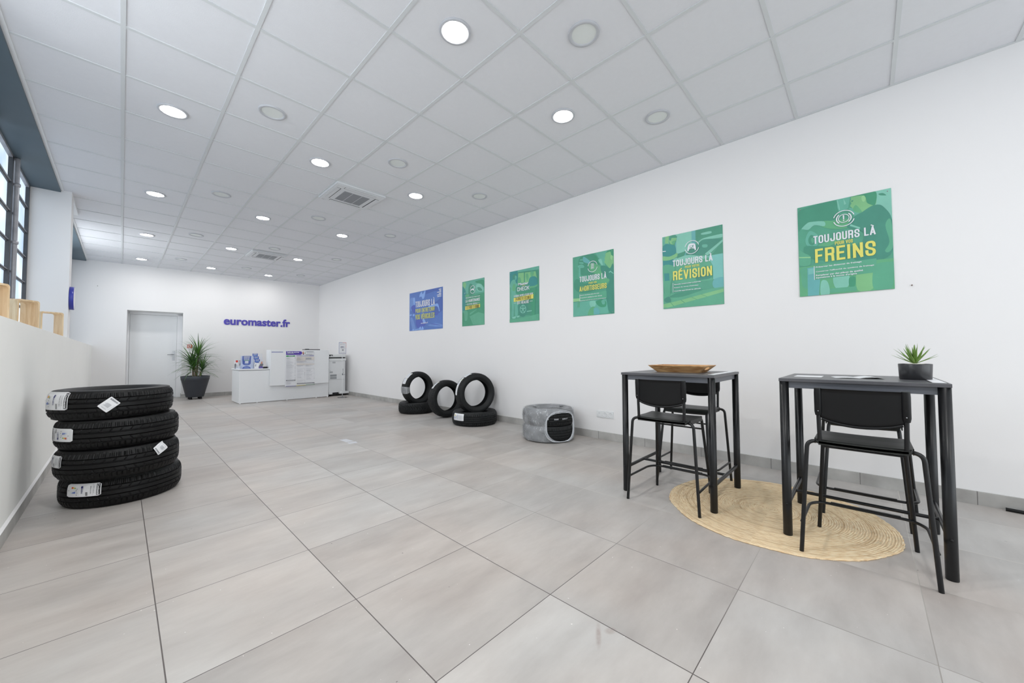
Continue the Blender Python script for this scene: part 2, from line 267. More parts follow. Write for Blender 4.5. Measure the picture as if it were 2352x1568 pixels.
# ------------------------------------------------------------------ mesh building
class MB:
    def __init__(s): s.v = []; s.f = []; s.m = []; s.s = []; s.mats = []
    def mi(s, mat):
        if mat not in s.mats: s.mats.append(mat)
        return s.mats.index(mat)
    def add(s, vs, fs, mat, smooth=False):
        b = len(s.v); k = s.mi(mat); s.v += [tuple(v) for v in vs]
        for f in fs: s.f.append(tuple(b+i for i in f)); s.m.append(k); s.s.append(smooth)
    def box(s, x0, x1, y0, y1, z0, z1, mat, T=None, tx=0, ty=0):
        vs = [Vector((x, y, z)) for z in (z0, z1) for y in (y0, y1) for x in (x0, x1)]
        if tx or ty:
            for i in range(4, 8): vs[i].x += tx*(1 if vs[i].x > (x0+x1)/2 else -1); vs[i].y += ty*(1 if vs[i].y > (y0+y1)/2 else -1)
        if T: vs = [T @ v for v in vs]
        s.add(vs, [(0, 2, 3, 1), (4, 5, 7, 6), (0, 1, 5, 4), (2, 6, 7, 3), (0, 4, 6, 2), (1, 3, 7, 5)], mat)
    def tube(s, pts, r, mat, seg=10, closed=False, caps=True, flat=1.0):
        pts = [Vector(p) for p in pts]; n = len(pts); rs = r if isinstance(r, (list, tuple)) else [r]*n
        tg = []
        for i in range(n):
            a = pts[(i-1) % n] if closed or i > 0 else pts[i]; b = pts[(i+1) % n] if closed or i < n-1 else pts[i]
            tg.append((b-a).normalized())
        up_ = Vector((0, 0, 1)) if abs(tg[0].z) < .9 else Vector((0, 1, 0))
        nr = (up_ - tg[0]*up_.dot(tg[0])).normalized(); vs = []
        for i in range(n):
            nr = (nr - tg[i]*nr.dot(tg[i])).normalized(); bn = tg[i].cross(nr)
            for k in range(seg):
                a = 2*pi*k/seg; vs.append(pts[i] + nr*cos(a)*rs[i]*flat + bn*sin(a)*rs[i])
        fs = []
        for i in range(n if closed else n-1):
            j = (i+1) % n
            for k in range(seg): fs.append((i*seg+k, i*seg+(k+1) % seg, j*seg+(k+1) % seg, j*seg+k))
        s.add(vs, fs, mat, True)
        if caps and not closed:
            s.add(vs[:seg], [tuple(range(seg))[::-1]], mat); s.add(vs[-seg:], [tuple(range(seg))], mat)
    def lathe(s, prof, mat, seg=32, T=None, smooth=True, a0=0, a1=2*pi):
        full = abs(a1-a0-2*pi) < 1e-6; n = len(prof); vs = []
        cnt = seg if full else seg+1
        for i in range(cnt):
            a = a0+(a1-a0)*i/seg
            for r, z in prof: vs.append(Vector((r*cos(a), r*sin(a), z)))
        if T: vs = [T @ v for v in vs]
        fs = []
        for i in range(seg):
            j = (i+1) % cnt
            for k in range(n-1): fs.append((i*n+k, j*n+k, j*n+k+1, i*n+k+1))
        s.add(vs, fs, mat, smooth)
    def prism(s, poly, fr, d, mat):
        n = len(poly); a = [fr(u, v, 0) for u, v in poly]; b = [fr(u, v, d) for u, v in poly]
        s.add(a+b, [tuple(range(n))[::-1], tuple(range(n, 2*n))]+[(i, (i+1) % n, n+(i+1) % n, n+i) for i in range(n)], mat)
    def build(s, name, parent=None, loc=None, rot=None, bevel=0, label=None, cat=None, group=None, kind=None, smooth_angle=None):
        me = bpy.data.meshes.new(name); me.from_pydata(s.v, [], s.f)
        for mt in s.mats: me.materials.append(mt)
        me.polygons.foreach_set('material_index', s.m); me.polygons.foreach_set('use_smooth', s.s); me.update()
        o = bpy.data.objects.new(name, me); COL.objects.link(o)
        if parent: o.parent = parent
        if loc: o.location = loc
        if rot: o.rotation_euler = rot
        if bevel:
            bv = o.modifiers.new('bevel', 'BEVEL'); bv.width = bevel; bv.segments = 2; bv.limit_method = 'ANGLE'; bv.harden_normals = False
        tag(o, label, cat, group, kind); return o
def tag(o, label=None, cat=None, group=None, kind=None):
    if label: o['label'] = label
    if cat: o['category'] = cat
    if group: o['group'] = group
    if kind: o['kind'] = kind
    return o
def thing(name, label, cat, loc=(0, 0, 0), rz=0, group=None):
    o = bpy.data.objects.new(name, None); COL.objects.link(o); o.location = loc; o.rotation_euler = (0, 0, rz); o.empty_display_size = .1
    return tag(o, label, cat, group)
def dup(root, loc, rot, label, group=None):
    r = root.copy(); COL.objects.link(r); r.location = loc; r.rotation_euler = rot; r['label'] = label
    if group: r['group'] = group
    for ch in list(root.children):
        c = ch.copy(); COL.objects.link(c); c.parent = r
        for g in list(ch.children):
            d = g.copy(); COL.objects.link(d); d.parent = c
    return r
def fillet(pts, r, n=6):
    pts = [Vector(p) for p in pts]; out = [pts[0]]
    for i in range(1, len(pts)-1):
        p, a, b = pts[i], pts[i-1], pts[i+1]; da = (a-p); db = (b-p); k = min(r, da.length*.49, db.length*.49)
        s_, e_ = p+da.normalized()*k, p+db.normalized()*k
        for j in range(n+1):
            t = j/n; out.append(s_*(1-t)**2+p*2*t*(1-t)+e_*t*t)
    out.append(pts[-1]); return out
def catmull(P, n=5):
    out = []; N = len(P)
    for i in range(N):
        p0, p1, p2, p3 = (P[(i+k) % N] for k in (-1, 0, 1, 2))
        for j in range(n):
            t = j/n
            out.append(tuple(.5*((2*p1[k])+(-p0[k]+p2[k])*t+(2*p0[k]-5*p1[k]+4*p2[k]-p3[k])*t*t+(-p0[k]+3*p1[k]-3*p2[k]+p3[k])*t**3) for k in (0, 1)))
    return out
from mathutils.geometry import tessellate_polygon
_tc = {}
def text_geo(txt, bold, res=2):
    key = (txt, bold, res)
    if key not in _tc:
        cu = bpy.data.curves.new('t', 'FONT'); cu.body = txt; cu.size = 1; cu.offset = bold; cu.resolution_u = res; cu.space_character = 1.0+bold*1.2
        ob = bpy.data.objects.new('t', cu); COL.objects.link(ob); dg = bpy.context.evaluated_depsgraph_get(); dg.update()
        me = ob.evaluated_get(dg).to_mesh()
        v = [(p.co.x, p.co.y) for p in me.vertices]; f = [tuple(p.vertices) for p in me.polygons]
        ob.evaluated_get(dg).to_mesh_clear(); bpy.data.objects.remove(ob); bpy.data.curves.remove(cu)
        xs = [p[0] for p in v]; ys = [p[1] for p in v]; _tc[key] = (v, f, min(xs), max(xs), min(ys), max(ys))
    return _tc[key]
def _rr(x0, y0, x1, y1, r=.22, n=4):
    o = []
    for cx, cy, a in ((x1-r*1.6, y1-r, 0), (x0+r*1.6, y1-r, 90), (x0+r*1.6, y0+r, 180), (x1-r*1.6, y0+r, 270)):
        for k in range(n+1): t = rad(a+90*k/n); o.append((cx+r*1.6*cos(t), cy+r*sin(t)))
    return o
_O = _rr(0, 0, 1, 1); _n = len(_O)
GL = {'I': [[(0, 0), (0, 1)]], 'L': [[(0, 1), (0, 0), (1, 0)]], 'T': [[(0, 1), (1, 1)], [(.5, 1), (.5, 0)]],
 'O': [_O+[_O[0]]], 'Q': [_O+[_O[0]], [(.6, .2), (1, 0)]], 'U': [[(0, 1)]+_O[10:20]+[(1, 1)]], 'J': [[(0, .3)]+_O[10:20]+[(1, 1)]],
 'C': [[(1, .68)]+_O[:20]+[(1, .32)]], 'G': [[(1, .68)]+_O[:20]+[(1, .48), (.55, .48)]],
 'S': [[(1, .70)]+_O[:10]+[(0, .72), (.06, .62), (.3, .53), (.7, .45), (.94, .36), (1, .26)]+[(p[0], p[1]) for p in _O[19:14:-1]]+[(p[0], p[1]) for p in _O[14:9:-1]]+[(0, .30)]],
 'R': [[(0, 0), (0, 1)], [(.1, 1)]+[(p[0], .5+p[1]*.5) for p in _O[4::-1]]+[(p[0], .5+p[1]*.5) for p in _O[19:14:-1]]+[(.1, .5)], [(.62, .5), (.93, .4), (.97, 0)]],
 'P': [[(0, 0), (0, 1)], [(.1, 1)]+[(p[0], .45+p[1]*.55) for p in _O[4::-1]]+[(p[0], .45+p[1]*.55) for p in _O[19:14:-1]]+[(.1, .45)]],
 'D': [[(0, 0), (0, 1)], [(.1, 1)]+_O[4::-1]+_O[19:14:-1]+[(.1, 0)]], 'B': [[(0, 0), (0, 1)], [(.1, 1), (.8, .95), (.95, .75), (.8, .53), (.1, .53)], [(.8, .53), (1, .4), (1, .15), (.85, 0), (.1, 0)]],
 'E': [[(1, 1), (0, 1), (0, 0), (1, 0)], [(0, .52), (.82, .52)]], 'F': [[(1, 1), (0, 1), (0, 0)], [(0, .5), (.82, .5)]],
 'H': [[(0, 0), (0, 1)], [(1, 0), (1, 1)], [(0, .5), (1, .5)]], 'N': [[(0, 0), (0, 1)], [(0, 1), (1, 0)], [(1, 0), (1, 1)]], 'M': [[(0, 0), (0, 1), (.5, .25), (1, 1), (1, 0)]],
 'V': [[(0, 1), (.5, 0)], [(.5, 0), (1, 1)]], 'A': [[(0, 0), (.5, 1)], [(.5, 1), (1, 0)], [(.2, .25), (.8, .25)]], 'Y': [[(0, 1), (.5, .45), (1, 1)], [(.5, .45), (.5, 0)]],
 'X': [[(0, 0), (1, 1)], [(0, 1), (1, 0)]], 'K': [[(0, 0), (0, 1)], [(0, .4), (1, 1)], [(.35, .6), (1, 0)]]}
GW = {'I': .14, 'M': .52, ' ': .17, 'A': .43, 'L': .34, 'E': .36, 'F': .35, 'T': .37, 'V': .43}
BASE = {'É': 'E', 'È': 'E', 'À': 'A'}
class Print:
    """flat inks laid on a sheet; fr(u, v, d) maps metres on the sheet to a point"""
    def __init__(s, mb, fr, w=1, h=1, step=.00025, curved=0): s.mb, s.fr, s.w, s.h, s.k, s.step, s.cv = mb, fr, w, h, 1, step, curved
    def nxt(s): s.k += 1; return s.k*s.step
    def poly(s, pts, mat):
        d = s.nxt(); tri = tessellate_polygon([[Vector((p[0], p[1], 0)) for p in pts]])
        s.mb.add([s.fr(p[0]*s.w, p[1]*s.h, d) for p in pts], [tuple(t) for t in tri], mat)
    def rect(s, u0, v0, u1, v1, mat):
        d = s.nxt(); nu = nv = 1
        if s.cv: nu = max(1, math.ceil(abs(u1-u0)*s.w/s.cv)); nv = max(1, math.ceil(abs(v1-v0)*s.h/s.cv))
        vs = [s.fr((u0+(u1-u0)*i/nu)*s.w, (v0+(v1-v0)*j/nv)*s.h, d) for i in range(nu+1) for j in range(nv+1)]
        s.mb.add(vs, [(i*(nv+1)+j, (i+1)*(nv+1)+j, (i+1)*(nv+1)+j+1, i*(nv+1)+j+1) for i in range(nu) for j in range(nv)], mat)
    def text(s, txt, u0, v0, u1, v1, mat, bold=.03, vert=0):
        v, f, x0, x1, y0, y1 = text_geo(txt, bold); d = s.nxt()
        def mp(x, y):
            a, b = (x-x0)/(x1-x0), (y-y0)/(y1-y0)
            if vert == 1: a, b = 1-b, a
            if vert == -1: a, b = b, 1-a
            return s.fr((u0+(u1-u0)*a)*s.w, (v0+(v1-v0)*b)*s.h, d)
        s.mb.add([mp(*p) for p in v], f, mat)
    def caps(s, txt, u0, v0, u1, v1, mat, t=.155):
        """condensed capitals drawn with even strokes; v1 is the cap height"""
        H = (v1-v0)*s.h; W = (u1-u0)*s.w; adv = []
        for ch in txt: adv.append(GW.get(BASE.get(ch, ch), .40))
        gap = .085; tot = sum(adv)+gap*(len(txt)-1); k = W/tot; x = 0; tt = min(.15*H, .128*k)
        d = s.nxt()
        for ch, a in zip(txt, adv):
            g = BASE.get(ch, ch)
            for pl_ in GL.get(g, ()):
                P_ = [(u0*s.w+(x+p[0]*a)*k, v0*s.h+p[1]*H) for p in pl_]
                # keep the stroke inside the glyph box
                x0_, x1_ = u0*s.w+x*k, u0*s.w+(x+a)*k
                Q = []
                for px, py in P_:
                    fx = (px-x0_)/(x1_-x0_) if a else 0; fy = (py-v0*s.h)/H
                    Q.append((x0_+tt/2+fx*(x1_-x0_-tt), v0*s.h+tt/2+fy*(H-tt)))
                d += .00007; s.stroke(Q, tt, d, mat)
            if ch in 'ÉÈÀ':
                cx_ = u0*s.w+(x+a/2)*k; y = v0*s.h+H*1.05; sg = 1 if ch == 'É' else -1
                d += .00007; s.stroke([(cx_-sg*.05*k, y), (cx_+sg*.09*k, y+H*.13)], tt*.7, d, mat)
            x += a+gap
        s.k = int(d/s.step)+1
    def stroke(s, P_, t, d, mat):
        vs = []; fs = []; n = len(P_); cl = n > 2 and P_[0] == P_[-1]
        for i in range(n):
            a = P_[i-1] if i else (P_[-2] if cl else None); b = P_[i+1] if i < n-1 else (P_[1] if cl else None)
            def dr(p, q):
                l = math.hypot(q[0]-p[0], q[1]-p[1]) or 1; return ((q[0]-p[0])/l, (q[1]-p[1])/l)
            d1 = dr(a, P_[i]) if a else None; d2 = dr(P_[i], b) if b else None
            if not d1: d1 = d2
            if not d2: d2 = d1
            nx, ny = -(d1[1]+d2[1]), d1[0]+d2[0]; l = math.hypot(nx, ny) or 1; nx /= l; ny /= l
            c = max(.45, nx*-d1[1]+ny*d1[0]); px, py = P_[i]; ex = ey = 0
            if not a: ex, ey = -d1[0]*t/2, -d1[1]*t/2
            if not b: ex, ey = d2[0]*t/2, d2[1]*t/2
            for q in (-1, 1): vs.append(s.fr(px+ex+q*nx*t/2/c, py+ey+q*ny*t/2/c, d))
            if i: k = 2*(i-1); fs.append((k, k+2, k+3, k+1))
        s.mb.add(vs, fs, mat)
    def arc(s, u, v, r, a0, a1, th, mat, n=40):
        d = s.nxt(); vs = []; fs = []; r = r*s.w
        for i in range(n+1):
            a = rad(a0+(a1-a0)*i/n)
            for q in (r*(1-th), r): vs.append(s.fr(u*s.w+q*cos(a), v*s.h+q*sin(a), d))
            if i: b = 2*(i-1); fs.append((b, b+2, b+3, b+1))
        s.mb.add(vs, fs, mat)
def clampuv(p): return (min(max(p[0], 0), 1), min(max(p[1], 0), 1))
